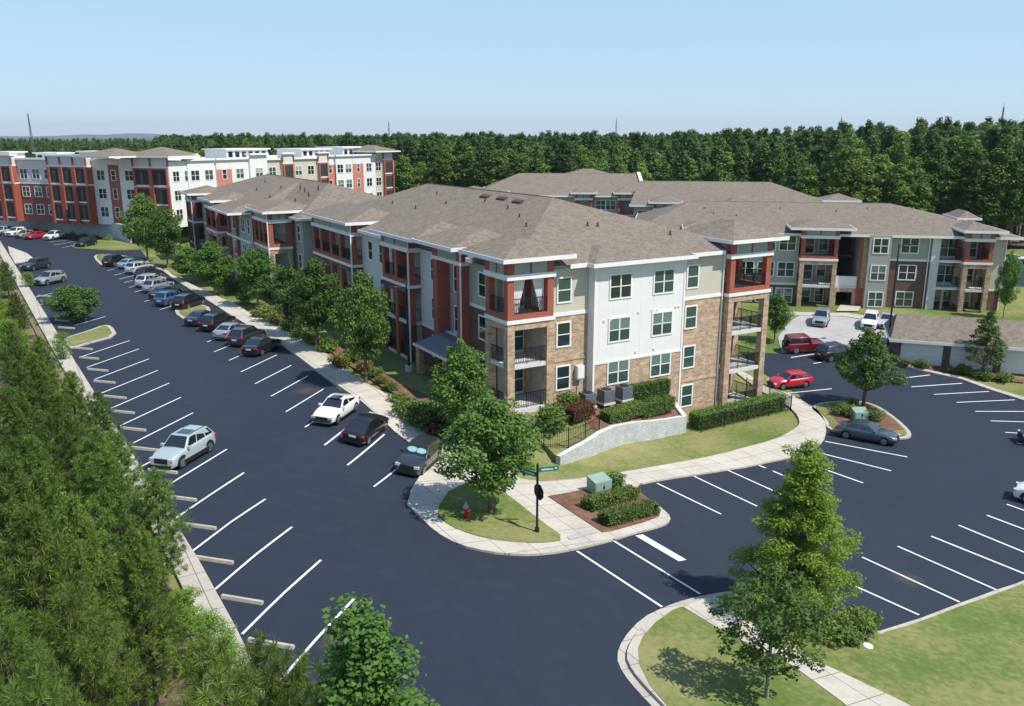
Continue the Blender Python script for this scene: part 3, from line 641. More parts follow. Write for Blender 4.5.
for z in FL[1:]: b.win((-.8, 51.6), (-.8, 45.2), 2, z+.1, 1.5, 2.1, True, 'door'); b.win((-.4, 45.2), (-.4, 42.4), 1.4, z+.75, .95, 1.6)
b.tower(-3.3, -.8, 45.2, 51.6, FL[1:], 9.6, 8.7, 'fl', stone='stone', rstep=.2)
b.hip(-3.9, 3, 44.6, 52.2, 9.62, rise=.95, ridge=((-.4, 47), (-.4, 50)))
for v in (47.4, 49.2): mb = MB(); mb.box(-3.26, -2.8, v, v+.5, -1, 5.48, 'brick_shade_stone'); mb.box(-3.24, -2.8, v+.02, v+.48, 5.48, 8.3, 'red'); mb.build('red_pier', b.root)
for a_, c_ in notch:
    for z in FL[1:]:
        b.win((w0+1.6, c_), (w0+1.6, a_), (c_-a_)*.3, z+.1, 1.5, 2.1, True, 'door'); b.win((w0+1.6, c_), (w0+1.6, a_), (c_-a_)*.72, z+.75, 1., 1.5)
    pr = 1.3 if a_ > 60 else .6
    b.tower(w0-pr, w0+1.6, a_, c_, FL[1:], 9.6, 8.7, 'fl', stone='brick_shade_stone' if a_ != 64.5 else 'stone', mid=(), rstep=.2)
    b.hip(w0-pr-.6, w0+4, a_-.6, c_+.6, 9.6, rise=.9, ridge=((w0+1.6, a_+1.5), (w0+1.6, c_-1.5)))
    mb = MB(); vm = (a_+c_)/2; mb.box(w0-pr+.03, w0-pr+.5, vm-.25, vm+.25, -1, 5.48, 'brick_shade_stone'); mb.box(w0-pr+.04, w0-pr+.48, vm-.23, vm+.23, 5.48, 8.3, 'red'); mb.build('red_pier', b.root)
for v in (53.3, 56, 60.5, 73, 76.5):
    for z in FL[1:]: b.win((w0, v+1), (w0, v-1), 1, z+.75, 1.0 if v != 56 else 1.7, 1.6, v == 56)
mb = MB()
for v in (58.2, 62.4): m9 = MB(); m9.box(w0-.3, w0+.05, v, v+.7, -1, 8.8, 'red'); m9.build('red_pier', b.root)
mb.box(w0-.34, w0+.02, 52, 63.6, 5.45, 5.7, 'trim'); mb.box(w0-.06, w0, 71.2, 79.3, 5.45, 5.7, 'trim'); mb.build('trim_board', b.root)
b.hip(w0-.6, 15.6, 52, 87, 9.0, rise=3.1, ridge=((5.6, 61), (5.6, 78)))
b.hip(-1, 15.58, 41.8, 72, 8.99, rise=3.1, ridge=((5.62, 51), (5.62, 66)))
b.hip(w0-2.4, w0+3, 52.6, 63, 8.96, rise=.9, ridge=((w0+.3, 55), (w0+.3, 61)))
def rz2(u, v): return 9+3.15*min((u+4)/9.6, 1)
b.vents([(u, v, rz2(u, v)) for u, v in ((3,52),(3.4,55),(2.2,48),(.5,47.5),(2.5,60),(1,66),(4,50),(3.2,70),(0,56))])
for v in (79.4, 45.1): b.downspout(w0-1.42 if v > 50 else -3.4, v, -.6, 9.3)
b.done()
# ---- block across the court (its front faces the camera) ---------------------------------
R0 = G(795, 306, -2.1); R1 = G(1002, 313, -2.1); RA = math.atan2(R1.y-R0.y, R1.x-R0.x)
S = -2.5; RF = [S, S+3.1, S+6.2]; RE = S+8.95
b = Bld('apartment_building', 'long grey sided block with brick piers and a dark breezeway behind the concrete court', 'building', (R0.x, R0.y, 0), RA)
def ru(x): return (x-799)/9.15
L_ = -19.; q = [(L_,.6),(0,.6),(0,2.6),(ru(837),2.6),(ru(837),.6),(ru(838.5),.6),(ru(838.5),6),(ru(861),6),(ru(861),.6),(ru(868),.6),(ru(868),-.3),(ru(890),-.3),(ru(890),.6),(ru(931),.6),(ru(931),.2),(ru(939),.2),(ru(939),2.6),(ru(987),2.6),(ru(987),.8),(ru(1004),.8),(ru(1004),22),(L_,22)]
g1 = [(S-.6,RF[1]-.3,'brick_shade_stone'),(RF[1]-.3,RF[1]-.05,'trim'),(RF[1]-.05,RE,'grey_siding')]
gA = [(S-.6,RE,'grey_siding')]; dkk = [(S-.6,RE,'recess_shade')]
bay = [(S-.6,RE,'green_siding')]; brk = [(S-.6,RF[2]-.25,'brick_shade_stone'),(RF[2]-.25,RF[2],'trim'),(RF[2],RE,'green_siding')]
crm = [(S-.6,RF[1]-.35,'brick_shade_stone'),(RF[1]-.35,RF[1]-.1,'trim'),(RF[1]-.1,RE,'cream')]
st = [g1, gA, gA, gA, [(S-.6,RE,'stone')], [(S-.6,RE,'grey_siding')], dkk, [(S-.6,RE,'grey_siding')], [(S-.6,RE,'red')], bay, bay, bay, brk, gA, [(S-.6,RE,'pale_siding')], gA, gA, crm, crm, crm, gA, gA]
b.perim(q, st)
ed = lambda i: (q[i], q[i+1])
for z in RF:
    for x in (784+3, 766, 745, 700):
        b.win((L_,.6), (0,.6), ru(x)-L_, z+.75, 1.75, 1.6, True)
    b.win(*ed(2), 1.4, z+.1, 1.1, 2.1, False, 'door'); b.win(*ed(2), 3., z+.6, .9, 1.6)
    b.win(*ed(10), 1.25, z+.75, 1.5, 1.6, True); b.win(*ed(12), ru(910)-ru(890), z+.75, 1.75, 1.6, True)
    b.win(*ed(16), 1.5, z+.1, 1.7, 2.1, True, 'door'); b.win(*ed(16), 3.9, z+.1, 1.2, 2.1, False, 'door')
b.tower(0, ru(837), -.9, 2.6, RF, RE+.75, RE-.1, 'flr', rstep=.2, cw=.5)
b.tower(ru(960), ru(987), -.9, 2.6, RF, RE+.75, RE-.1, 'flr', rstep=.2, cw=.5)
mb = MB()   # recessed balconies beside the second tower
for z in RF[1:]: mb.box(ru(939)+.02, ru(960), .3, 2.58, z-.28, z, 'trim')
mb.box(ru(945.5), ru(949.5)-.2, .32, .7, S-.5, RF[1]-.3, 'stone'); o = mb.build('balcony_floor', b.root)
for z in RF: b.railing(o, (ru(939)+.1, .4), (ru(960), .4), z, .2)
mb = MB()   # breezeway fittings
mb.box(ru(838.5)+.02, ru(861)-.02, .7, .95, RF[1]-.2, RF[1]+.9, 'trim'); mb.box(ru(838.5)+.02, ru(861)-.02, .65, 5.9, RF[1]-.5, RF[1]-.2, 'slab')
mb.box(ru(838.5)+.03, ru(841), .62, 1.1, S-.5, RF[1]-.5, 'stone'); mb.box(ru(857.5), ru(861)-.03, .62, 1.1, S-.5, RF[1]-.5, 'stone'); mb.box(ru(841)+.01, ru(857.5)-.01, .63, 1.1, RF[1]-.95, RF[1]-.51, 'stone')
mb.box(ru(838.5)+.02, ru(861)-.02, 3, 5.9, RF[2]-.3, RF[2], 'recess_shade')
mb.box(ru(861), ru(868), .55, .59, RF[1]-.6, RE-.2, 'red'); mb.box(ru(864), ru(868)-.02, .5, .545, RF[1]-.4, RE-.2, 'stone')
mb.build('breezeway_front', b.root)
for x in (838, 869.5, 889, 929, 1003): b.downspout(ru(x), .5 if x < 1000 else .7, S-.3, RE-.2)
b.hip(L_-.6, ru(1004)+1.2, -.2, 22.6, RE, rise=2.75, ridge=((L_+6.5, 11), (ru(912)-.3, 11)))
b.hip(-1.3, ru(837)+1.6, -1.5, 6, RE+.78, rise=.75, ridge=((1.7, 1.7), (2.3, 2.8)))
b.hip(ru(955), ru(987)+1., -1.5, 6, RE+.78, rise=.75, ridge=((ru(972), 1.7), (ru(974), 2.8)))
b.hip(-13.5, -9.3, -1.5, 4, RE+.58, rise=.7, ridge=((-11.6, .9), (-11.2, 1.6)))
b.hip(ru(985), ru(1010), 12, 18, RE+1.0, rise=.8)
b.vents([(u, v, RE+2.75*v/11.2-.05) for u, v in ((ru(845),7.6),(ru(880),8.8),(ru(785),8.4),(ru(700),8),(ru(710),6.2),(ru(735),5.5))])
b.done()
# ---- two blocks further back ---------------------------------------------------------------
def back_block(label, p0, p1, depth, e, rise, setb, towers, wins, ridgein=8, r2_=None):
    a = Vector(p0); c = Vector(p1); d = c-a; L = d.length; ang = math.atan2(d.y, d.x)
    b = Bld('apartment_building', label, 'building', (a.x, a.y, 0), ang)
    b.perim([(0, 0), (L, 0), (L, depth), (0, depth)], [[(-2.6, e, 'grey_siding')]]*4)
    b.hip(-.6, L+.6, -.6, depth+.6, e, rise=rise, ridge=((ridgein, depth/2), (L-(ridgein if r2_ is None else r2_), depth/2)))
    for t0, t1 in towers:
        b.tower(t0, t1, -1.4, .0, [e-9.3, e-6.2, e-3.1], e+.55, e-.35, 'flr', rstep=.3, cw=.45)
        b.hip(t0-.7, t1+.7, -2., 4, e+.58, rise=.8, ridge=(((t0+t1)/2-.3, .8), ((t0+t1)/2+.3, 1.6)))
    for t in wins:
        for z in (e-8.5, e-5.4, e-2.35): b.win((0, 0), (L, 0), t, z, 1.6, 1.5, True)
    b.done(); return b
def at(x, Y): return ((x-512)/F*(Y*CP+SP*9), Y)
b3 = back_block('distant low roofed block whose long roof shows above the main roof ridge', at(474,150), at(642,148), 24, 7.4, 3.2, 0, [(17.5,20.5),(24.8,28)], [22.,23.6,14.5], 7, .3)
LL = (Vector(at(642,148))-Vector(at(474,150))).length; mb = MB(); q_ = [(LL+.3,-.7),(LL+.9,-.7),(LL+.5,12),(LL-.1,12)]; mb.faces([(*p, z_) for z_ in (0, .3) for p in q_], [(0,3,2,1),(4,5,6,7),(0,1,5,4),(1,2,6,5),(2,3,7,6),(3,0,4,7)], 'trim')
mb.v = [(x_, y_, z_+(7.4 if y_ < 0 else 10.6)) for x_, y_, z_ in mb.v]; mb.build('roof_verge', b3.root)
for x0, x1, v0 in ((-3,1.5,4),(1.5,6,-1)): b3.hip(x0, x1, v0, v0+4.5, 8.0, rise=.6)
b3.hip(12, 28, 14, 28, 9.2, rise=1.9)
b4 = back_block('grey roofed block half hidden between the court block and the pine wood', at(634,131), at(836,126), 22, 7.2, 3.0, 0, [(3,6.5),(14,17.5)], [1.5,8.5,11.5,20,23], .4, 8)
b4.hip(28, 33.5, 3, 9, 8.0, rise=.9)
# ---- garage row -----------------------------------------------------------------------------
g0 = TP(893, 362); g1 = TP(1024, 375.5); ga = math.atan2(g1.y-g0.y, g1.x-g0.x)
gz = min(g0.z, g1.z)
b = Bld('garage_building', 'low garage row with pale doors, brick piers and a long tan roof', 'garage', (g0.x, g0.y, gz), ga)
GLn = 26.; GD = 6.2
b.perim([(0,0),(GLn,0),(GLn,GD),(0,GD)], [[(-.6,2.55,'brick_shade_stone')]]*4)
for k in range(6):
    u = .55+k*4.2; mb = MB(); mb.box(u, u+3.55, -.03, .02, .12, 2.3, 'garage_door')
    mb.build('garage_door', b.root)
    mb = MB(); mb.box(u+3.56, u+4.18, -.1, .02, -.3, 2.35, 'brick_shade_stone'); mb.build('brick_pier', b.root)
b.hip(-.5, GLn+.5, -.6, GD+.6, 2.62, rise=1.75, ridge=((.2, GD/2), (GLn-.2, GD/2)))
b.done()
# ---- red brick and white complex on its terrace at the left ------------------------------------
ZT = 3.1
def fl_block(label, A_, B_, depth, segs, nst=3, roofcaps=(), hips=(), parts=True):
    a = Vector(A_); c = Vector(B_); d = c-a; L = d.length
    b = Bld('apartment_building', label, 'building', (a.x, a.y, ZT), math.atan2(d.y, d.x))
    x = 0; H = 9.3
    pts = []; sts = []
    for (w, kind, proud) in segs:
        y = -proud; pts += [(x, y), (x+w, y)]
        S3 = {'brick': [(-.6,6,'brick'),(6,6.2,'trim'),(6.2,H+.9,'pale_siding')], 'white': [(-.6,H+.9,'white_panel')], 'redwhite': [(-.6,H+.2,'red'),(H+.2,H+.9,'white_panel')],
              'coral': [(-.6,8.6,'coral'),(8.6,H+.9,'white_panel')], 'tower': [(-.6,6,'orange_brick'),(6,6.2,'trim'),(6.2,H-.2,'red'),(H-.2,H+.1,'trim'),(H+.1,H+1.6,'pale_siding')],
              'cream': [(-.6,H+.6,'cream')], 'whiteport': [(-.6,H+1.6,'white_panel')]}[kind]
        sts += [S3, S3]
        n = max(1, round(w/3.0))
        for k in range(n):
            for fl in range(nst):
                t = (k+.5)*w/n; z = fl*3.1+.75
                if kind == 'tower':
                    mb = MB(); mb.box(x+t-w/n*.39, x+t+w/n*.39, y-.04, y+.01, fl*3.1+.15, fl*3.1+2.6, 'recess_shade'); o = mb.build('balcony', b.root)  # flat dark panel, the shade of an open balcony painted on the wall
                    mb = MB(); mb.box(x+t-w/n*.39, x+t+w/n*.39, y-.12, y-.06, fl*3.1-.05, fl*3.1+.18, 'trim'); mb.build('balcony_edge', o)
                    mb = MB(); mb.box(x+t-w/n*.39, x+t+w/n*.39, y-.09, y-.06, fl*3.1+.2, fl*3.1+1.1, 'iron'); mb.build('railing', o) if 0 else None
                    o2 = MB(); o2.box(x+t-.5, x+t+.1, y-.055, y-.041, fl*3.1+.3, fl*3.1+2.3, 'glass_teal'); o2.build('door_pane', o)
                elif kind in ('coral', 'redwhite'): b.win((x, y), (x+w, y), t, z, .8, 1.6)
                else: b.win((x, y), (x+w, y), t, z, 1.6, 1.6, True)
        if kind == 'tower':
            mb = MB()
            for k in range(n+1):
                uu = x+k*w/n; mb.box(max(x, uu-.45)+.004, min(x+w, uu+.45), y-.35, y+.01, -.6, 5.98, 'orange_brick'); mb.box(max(x, uu-.4)+.01, min(x+w, uu+.4), y-.3, y+.01, 6.2, H-.22, 'coral' if k == n else 'red')  # right end pier in coral: its sunlit look put into the colour
                for j in range(3): mb.box(uu-.1+(j-1)*.9*0, uu+.1, y-.25, y+.01, H+.1, H+1.4, 'red') if j == 0 else None
            mb.build('brick_pier', b.root)
        if kind == 'whiteport' or kind == 'tower' and w < 6: pass
        # parapet cap
        mb = MB(); top = {'tower': H+1.6, 'whiteport': H+1.6, 'cream': H+.6}.get(kind, H+.9)
        mb.box(x-.15, x+w+.15, y-.35-.1*(kind == 'whiteport'), y+1.2, top-.02, top+.28, 'trim'); mb.build('parapet', b.root)
        x += w
    pts += [(L, depth), (0, depth)]
    sts = sts[:2*len(segs)-1]+[[(-.6,H+.9,'white_panel')]]*3
    b.perim(pts, sts)
    mb = MB(); mb.poly([(0, .0, H+.4), (L, .0, H+.4), (L, depth, H+.4), (0, depth, H+.4)], 'flat_roof'); mb.build('flat_roof', b.root)
    mb = MB()
    for k, (u0, u1, v0, v1, h_) in enumerate(roofcaps):
        mb = MB(); mb.box(u0, u1, v0, v1, H+.42, H+.4+h_, 'white_panel'); mb.box(u0-.4, u1+.4, v0-.4, v1+.4, H+.4+h_, H+.62+h_, 'trim'); mb.build('roof_box', b.root)
        n = int((u1-u0)/1.6)
        mb = MB()
        for i in range(n): mb.box(u0+.4+i*1.6, u0+1.4+i*1.6, v0-.03, v0+.01, H+.4+h_*.35, H+.4+h_*.85, 'glass_dark')
        mb.build('clerestory_panes', b.root)
    for (u0, u1, v0, v1) in hips: b.hip(u0, u1, v0, v1, H+1.75, rise=1.25, name='roof')
    b.done(); return b, L
def atz(x, Y, z=8.): k = Y*CP-(z-CH)*SP; return ((x-512)/F*k, Y)
sg = [(9,'tower',1.0),(8.5,'brick',0),(8.6,'tower',1.2),(3.5,'white',0),(2.2,'redwhite',.1),(4.3,'white',0),(7.2,'tower',1.2)]
Ls = sum(s[0] for s in sg)
Pl = Vector(atz(176, 143)); Pd = Vector((Pl.x-atz(-22, 158)[0], Pl.y-158)).normalized(); Pa = Pl-Pd*Ls
fb, L1 = fl_block('red brick and grey apartment block on the terrace above the retaining wall', tuple(Pa), tuple(Pl), 5, sg,
         roofcaps=((2,6,1.4,4.6,1.6),(12,17,1.6,4.7,1.5),(22,28,1.6,4.6,1.8)), hips=((Ls-8.3, Ls+.9, -2, 5.6),))
sg2 = [(2.5,'cream',0),(7,'white',.6),(4,'coral',.9),(5,'white',.6),(5,'whiteport',1.),(5,'cream',0),(3.4,'tower',.6),(8,'cream',.2),(3.4,'tower',.6),(3,'coral',0),(6,'white',.4),(4,'coral',.5),(5,'white',.2),(3,'cream',0),(4,'tower',.4)]
Ls2 = sum(s[0] for s in sg2); Pq = Vector(atz(177, 144.5)); Pr = Vector(atz(392, 192)); dd = (Pr-Pq)
k = dd.length/Ls2; sg2 = [(w*k, kd, p) for w, kd, p in sg2]
for z in (.75, 3.85, 6.95): fb.win((L1, -1.2), (L1, 5), 1.6, z, 1.4, 1.6, True); fb.win((L1, -1.2), (L1, 5), 4.4, z, 1.4, 1.6, True)
fb2, L2 = fl_block('sunlit white and coral apartment block running back behind the shingle roofs', tuple(Pq), tuple(Pr), 18, sg2,
         roofcaps=((16,26,6,12,2.0),(34,42,5,12,1.8),(46,56,5,12,2.0)), hips=((L_*0+dd.length-7, dd.length+1.2, -1.6, 8),(3, 12, 9, 17),(-9,0,4,14)))
# ------------------------------------------------------------------ foliage
def npmesh(name, V, Fa, mats, idx=None):
    """V (n,3), Fa (m,k) all faces with k corners"""
    me = bpy.data.meshes.new(name); k = Fa.shape[1]
    me.vertices.add(len(V)); me.vertices.foreach_set('co', V.astype(np.float32).ravel())
    me.loops.add(Fa.size); me.loops.foreach_set('vertex_index', Fa.astype(np.int32).ravel())
    me.polygons.add(len(Fa)); me.polygons.foreach_set('loop_start', np.arange(0, Fa.size, k, dtype=np.int32)); me.polygons.foreach_set('loop_total', np.full(len(Fa), k, dtype=np.int32))
    for m in mats: me.materials.append(M[m])
    me.update(calc_edges=True); return me
def leaves(P, size, up=.35, out=None):
    """a quad leaf at every point of P, randomly turned"""
    n = len(P); N = rng.normal(size=(n, 3)); N /= np.linalg.norm(N, axis=1)[:, None]; N[:, 2] = np.abs(N[:, 2])+up
    if out is not None: N = N+out*.8
    N /= np.linalg.norm(N, axis=1)[:, None]
    R = rng.normal(size=(n, 3)); T = np.cross(N, R); T /= np.linalg.norm(T, axis=1)[:, None]; Bn = np.cross(N, T)
    s = size*rng.uniform(.65, 1.3, (n, 1)); a = s*.5; c = s*.34
    V = np.stack([P-T*a, P-Bn*c+N*s*.06, P+T*a, P+Bn*c+N*s*.06], 1).reshape(-1, 3)
    return V, np.arange(4*n).reshape(n, 4)
def blob_points(centers, radii, per, flat=.75, shell=.55):
    out = []; nrm = []
    for c, r, k in zip(centers, radii, per):
        d = rng.normal(size=(k, 3)); d /= np.linalg.norm(d, axis=1)[:, None]
        q = r*(shell+(1-shell)*rng.random((k, 1)))*rng.uniform(.8, 1.12, (k, 1)); p = d*q; p[:, 2] *= flat
        out.append(c+p); nrm.append(d)
    return np.concatenate(out), np.concatenate(nrm)
def crown_profile(kind, t):
    if kind == 'cone': return (1-t)**.8*(.35+.65*min(1, t/.12))
    if kind == 'egg': return math.sin(math.pi*min(1, (t*.86+.12)))**.75
    if kind == 'round': return math.sqrt(max(0, 1-(2*t-1)**2))
    if kind == 'flame': return (min(1, t/.22))**.6*(1-max(0, t-.22)/.78)**.62
    if kind == 'pinecrown': return (min(1, t/.25))**.7*(1-t*.9)**.55
    return 1
def tree_meshes(kind, H, R, z0, nb, br, per, leaf, matn, seed, bark='bark', tr=.12, limbs=12, jit=.25, flat=.75):
    """(trunk mesh, crown mesh) of a tree H tall; clumps of leaves at the ends of the limbs"""
    global rng
    rng = np.random.default_rng(seed); cs = []; rs = []
    for i in range(nb):
        t = (i+rng.random())/nb; t = t**.9; pr = crown_profile(kind, t)*R; a = i*2.39996+rng.uniform(-.5, .5)
        rad = pr*(rng.random()**.45)*(.9); rad = max(0, rad-br*.4)
        cs.append((rad*math.cos(a), rad*math.sin(a), z0+t*(H-z0-br*.6))); rs.append(br*(.55+.6*rng.random())*(.55+.45*min(1, pr/R*1.3)))
    cs = np.array(cs)+rng.normal(size=(nb, 3))*br*jit; rs = np.array(rs)
    P, D = blob_points(cs, rs, [max(8, int(per*(r/br)**2)) for r in rs], flat)
    V, Fa = leaves(P, leaf, out=D, up=.35); crown = npmesh('crown', V, Fa, [matn])
    mb = MB(); sway = rng.uniform(-.02, .02, 2)*H
    mb.tube([(0,0,-.4),(0,0,.15),(sway[0]*.4, sway[1]*.4, H*.35),(sway[0], sway[1], H*.7),(sway[0], sway[1], H*.93)], [tr*1.5, tr*1.05, tr*.8, tr*.4, tr*.08], bark, 8)
    order = np.argsort(-np.hypot(cs[:, 0], cs[:, 1]))[:limbs]
    for i in order:
        c = cs[i]; zb = max(z0*.75, c[2]-np.hypot(c[0], c[1])*.75-.2); f = zb/H
        mb.tube([(sway[0]*f, sway[1]*f, zb), ((c[0]+sway[0]*f)*.5, (c[1]+sway[1]*f)*.5, zb+(c[2]-zb)*.42), tuple(c)], [tr*.42, tr*.26, tr*.06], bark, 5)
    return mb.mesh('trunk', True), crown
def pine_meshes(H, R, seed, tuft=.21, nneed=24, whorl=.46, live=.2, dens=1., matn='needle', wid=.0065):
    r_ = np.random.default_rng(seed); mb = MB()
    mb.tube([(0,0,-.5),(0,0,H*.3),(.05,.04,H*.7),(.05,.06,H*.98)], [H*.016, H*.012, H*.007, .012], 'bark', 7)
    C = []; A_ = []; z = H*live; 
    while z < H*.985:
        t = (z-H*live)/(H*(1-live)); n = 5 if t < .85 else 4; a0 = r_.uniform(0, 6.28)
        for k in range(n):
            a = a0+k*6.283/n+r_.uniform(-.3, .3); L = R*((1-t)**.75*.95+.09)*(.6+.4*min(1, t/.2))*r_.uniform(.7, 1.15); rise = .25+.8*t
            d = np.array([math.cos(a), math.sin(a), rise]); d /= np.linalg.norm(d); pts = []
            for q in (0, .35, .7, 1.): pts.append(np.array([.05, .05, z])*np.array([t, t, 1])+d*L*q+np.array([0, 0, .28*L*q*q*(1 if t < .8 else .3)-.12*L*q]))
            mb.tube([tuple(p) for p in pts], [.035*(1-t)+.012, .022, .013, .006], 'bark', 4)
            m = max(3, int(L*7*dens))
            for i in range(m):
                q = .28+.72*(i+.6)/m; base = pts[0]+(pts[-1]-pts[0])*q; base[2] += (pts[2][2]-pts[0][2]-(pts[-1][2]-pts[0][2])*.7)*q
                side = np.array([-d[1], d[0], .25])*r_.choice((-1, 1))*r_.uniform(.05, .34)*L*(1.25-q); p = base+side+r_.normal(size=3)*.05
                C.append(p); ax = d*.7+side/max(.1, np.linalg.norm(side))*.5+np.array([0, 0, .75]); A_.append(ax/np.linalg.norm(ax))
            C.append(pts[-1]); A_.append((d+np.array([0, 0, .7]))/np.linalg.norm(d+np.array([0, 0, .7])))
        z += whorl*r_.uniform(.75, 1.2)
    C.append(np.array([.05, .06, H])); A_.append(np.array([0, 0, 1.]))
    C = np.array(C); A_ = np.array(A_); n = len(C); k = nneed
    Cb = np.repeat(C, k, 0); Ab = np.repeat(A_, k, 0); D = r_.normal(size=(n*k, 3)); D /= np.linalg.norm(D, axis=1)[:, None]; D = D+Ab*.55; D /= np.linalg.norm(D, axis=1)[:, None]
    L = tuft*r_.uniform(.7, 1.2, (n*k, 1)); T = np.cross(D, r_.normal(size=(n*k, 3))); T /= np.linalg.norm(T, axis=1)[:, None]
    st_ = Cb-Ab*r_.uniform(0, .10, (n*k, 1)); V = np.stack([st_-T*wid*.6, st_+D*L*.55-T*wid*1.2, st_+D*L, st_+D*L*.55+T*wid*1.2], 1).reshape(-1, 3)
    return mb.mesh('trunk', True), npmesh('crown', V, np.arange(4*n*k).reshape(-1, 4), [matn])
def plant_tree(pair, name, loc, sc=1., rz=None, label=None, cat='tree', group=None, tilt=0):
    e = empty(name, loc, random.uniform(0, 6.28) if rz is None else rz, label, cat, group); e.scale = (sc[0], sc[0], sc[1]) if isinstance(sc, tuple) else (sc, sc, sc)
    e.rotation_euler.x = random.uniform(-tilt, tilt)
    put('trunk', pair[0], e); put('crown', pair[1], e); return e
# ---- street trees (size from the pixels of their base, top and half width) -----------------
def tree_at(bx, by, ty, halfw, pair, H, R, name, label, group=None, rz=None, minz=None):
    p = TP(bx, by); d = math.hypot(p.x, p.y); 
    # height so that the top projects at row ty
    hz = CH+ray(bx, ty)[2]/math.hypot(*ray(bx, ty)[:2])*d-p.z; k = F/(p.y*CP-(p.z-CH)*SP)
    return plant_tree(pair, name, p, (halfw/k/R*1.18, hz/H), rz, label, 'tree', group)
BR = [tree_meshes('egg', 6, 2.2, 1.5, 95, .62, 150, .17, 'leaf_street', 11+i, 'pale_bark', .09, 16) for i in range(3)]
RD = tree_meshes('flame', 6, 2.6, 1.7, 95, .6, 150, .17, 'leaf_street', 21, 'bark', .11, 18)
DK = tree_meshes('egg', 6, 2.4, 1.7, 130, .58, 170, .15, 'leaf_street', 24, 'bark', .11, 20)
CY = tree_meshes('cone', 9, 3.2, .9, 290, .60, 330, .10, 'leaf_bright', 31, 'bark', .16, 50, flat=.55, jit=.38)
OP = tree_meshes('egg', 5, 2.0, 1.4, 60, .44, 110, .13, 'leaf', 41, 'pale_bark', .07, 22)
CN = tree_meshes('cone', 6, 2.5, 1.2, 70, .5, 120, .16, 'leaf_street', 45, 'bark', .1, 26, flat=.5)
tree_at(490, 516, 398, 51, DK, 6, 2.4, 'street_tree', 'dense round street tree on the corner lawn behind the red hydrant', rz=.4)
tree_at(794, 618, 438, 71, CY, 9, 3.2, 'cypress_tree', 'tall bright green feathery cone shaped tree on the lower lawn bed', rz=1.)
tree_at(766, 702, 562, 55, OP, 5, 2.0, 'young_tree', 'open dark leaved young tree on the lawn before the feathery tree', rz=2.)
tree_at(863, 408, 326, 35, RD, 6, 2.6, 'street_tree', 'spreading tree on the mulched island by the blue grey sedan', rz=.2)
tree_at(774, 343, 291, 15, BR[0], 6, 2.2, 'street_tree', 'small green tree on the verge left of the maroon jeep')
tree_at(982, 376, 305, 28, CN, 6, 2.5, 'street_tree', 'tiered tree standing before the pale garage doors')
tree_at(1003, 318, 250, 11, BR[1], 6, 2.2, 'street_tree', 'narrow tree at the right end of the grey sided court block')
for i, (x, y, t, w, lb) in enumerate([(462,445,340,34,'dark tree hugging the wall beside the corner balcony tower'),
        (366,384,272,30,'bushy dark tree before the white downspout of the long facade'),
        (318,352,258,30,'tree overhanging the walk beside the parked black sedan'),
        (292,338,262,20,'small leafy tree between walk and shaded facade'),
        (258,308,248,22,'tree with golden shrub at its foot beside the walk'),
        (215,296,240,22,'leafy tree leaning over the black parked suv'),
        (190,282,245,18,'leafy tree shading the blue parked suv'),
        (168,268,205,18,'fresh green tree at the mouth of the side drive'),
        (148,262,192,20,'tall fresh green tree before the red brick complex')]):
    tree_at(x, y, t, w, BR[i % 3] if i not in (1, 2) else DK, 6, 2.2 if i not in (1, 2) else 2.4, 'street_tree', lb)
tree_at(76, 322, 284, 25, tree_meshes('round', 4, 2.4, .5, 90, .6, 150, .17, 'leaf_street', 51, 'bark', .08, 12), 4, 2.4, 'street_tree', 'low bushy tree at the left stalls beside the grass island')
# shrubs -----------------------------------------------------------------------------------------
def shrub_mesh(seed, matn='leaf_shrub', box=None, n=1500, leaf=.11):
    global rng
    rng = np.random.default_rng(seed)
    if box:
        L, W, H = box; P = rng.uniform(-1, 1, (n, 3)); ax = rng.integers(0, 3, n); s = np.sign(P[np.arange(n), ax]); keep = ~((ax == 2) & (s < 0)); P[np.arange(n), ax] = s*rng.uniform(.9, 1.02, n); P = P[keep]
        P = P*np.array([L/2, W/2, H/2])+np.array([0, 0, H/2]); P += rng.normal(size=P.shape)*.03; D = np.zeros_like(P)
    else:
        c = rng.normal(size=(9, 3))*np.array([.22, .22, .08])+np.array([0, 0, .38]); P, D = blob_points(c, rng.uniform(.28, .42, 9), [n//9]*9, .85)
        P[:, 2] = np.maximum(P[:, 2], .02)
    V, Fa = leaves(P, leaf, out=D*.5); return npmesh('shrub', V, Fa, [matn])
SHM = [shrub_mesh(60+i) for i in range(3)]; SHG = shrub_mesh(64, 'leaf_gold'); SHR = shrub_mesh(65, 'leaf_red')
def shrub(p, s, me, label, group=None, rz=None, name='shrub'):
    o = put(name, me, loc=p, rot=(0, 0, random.uniform(0, 6) if rz is None else rz), scale=(s, s, s) if not isinstance(s, tuple) else s)
    return tag(o, label, 'shrub', group)
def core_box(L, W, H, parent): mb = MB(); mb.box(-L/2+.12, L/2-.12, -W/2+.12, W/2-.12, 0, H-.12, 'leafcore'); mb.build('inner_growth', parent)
mat('leafcore', (.03, .05, .015), .9)
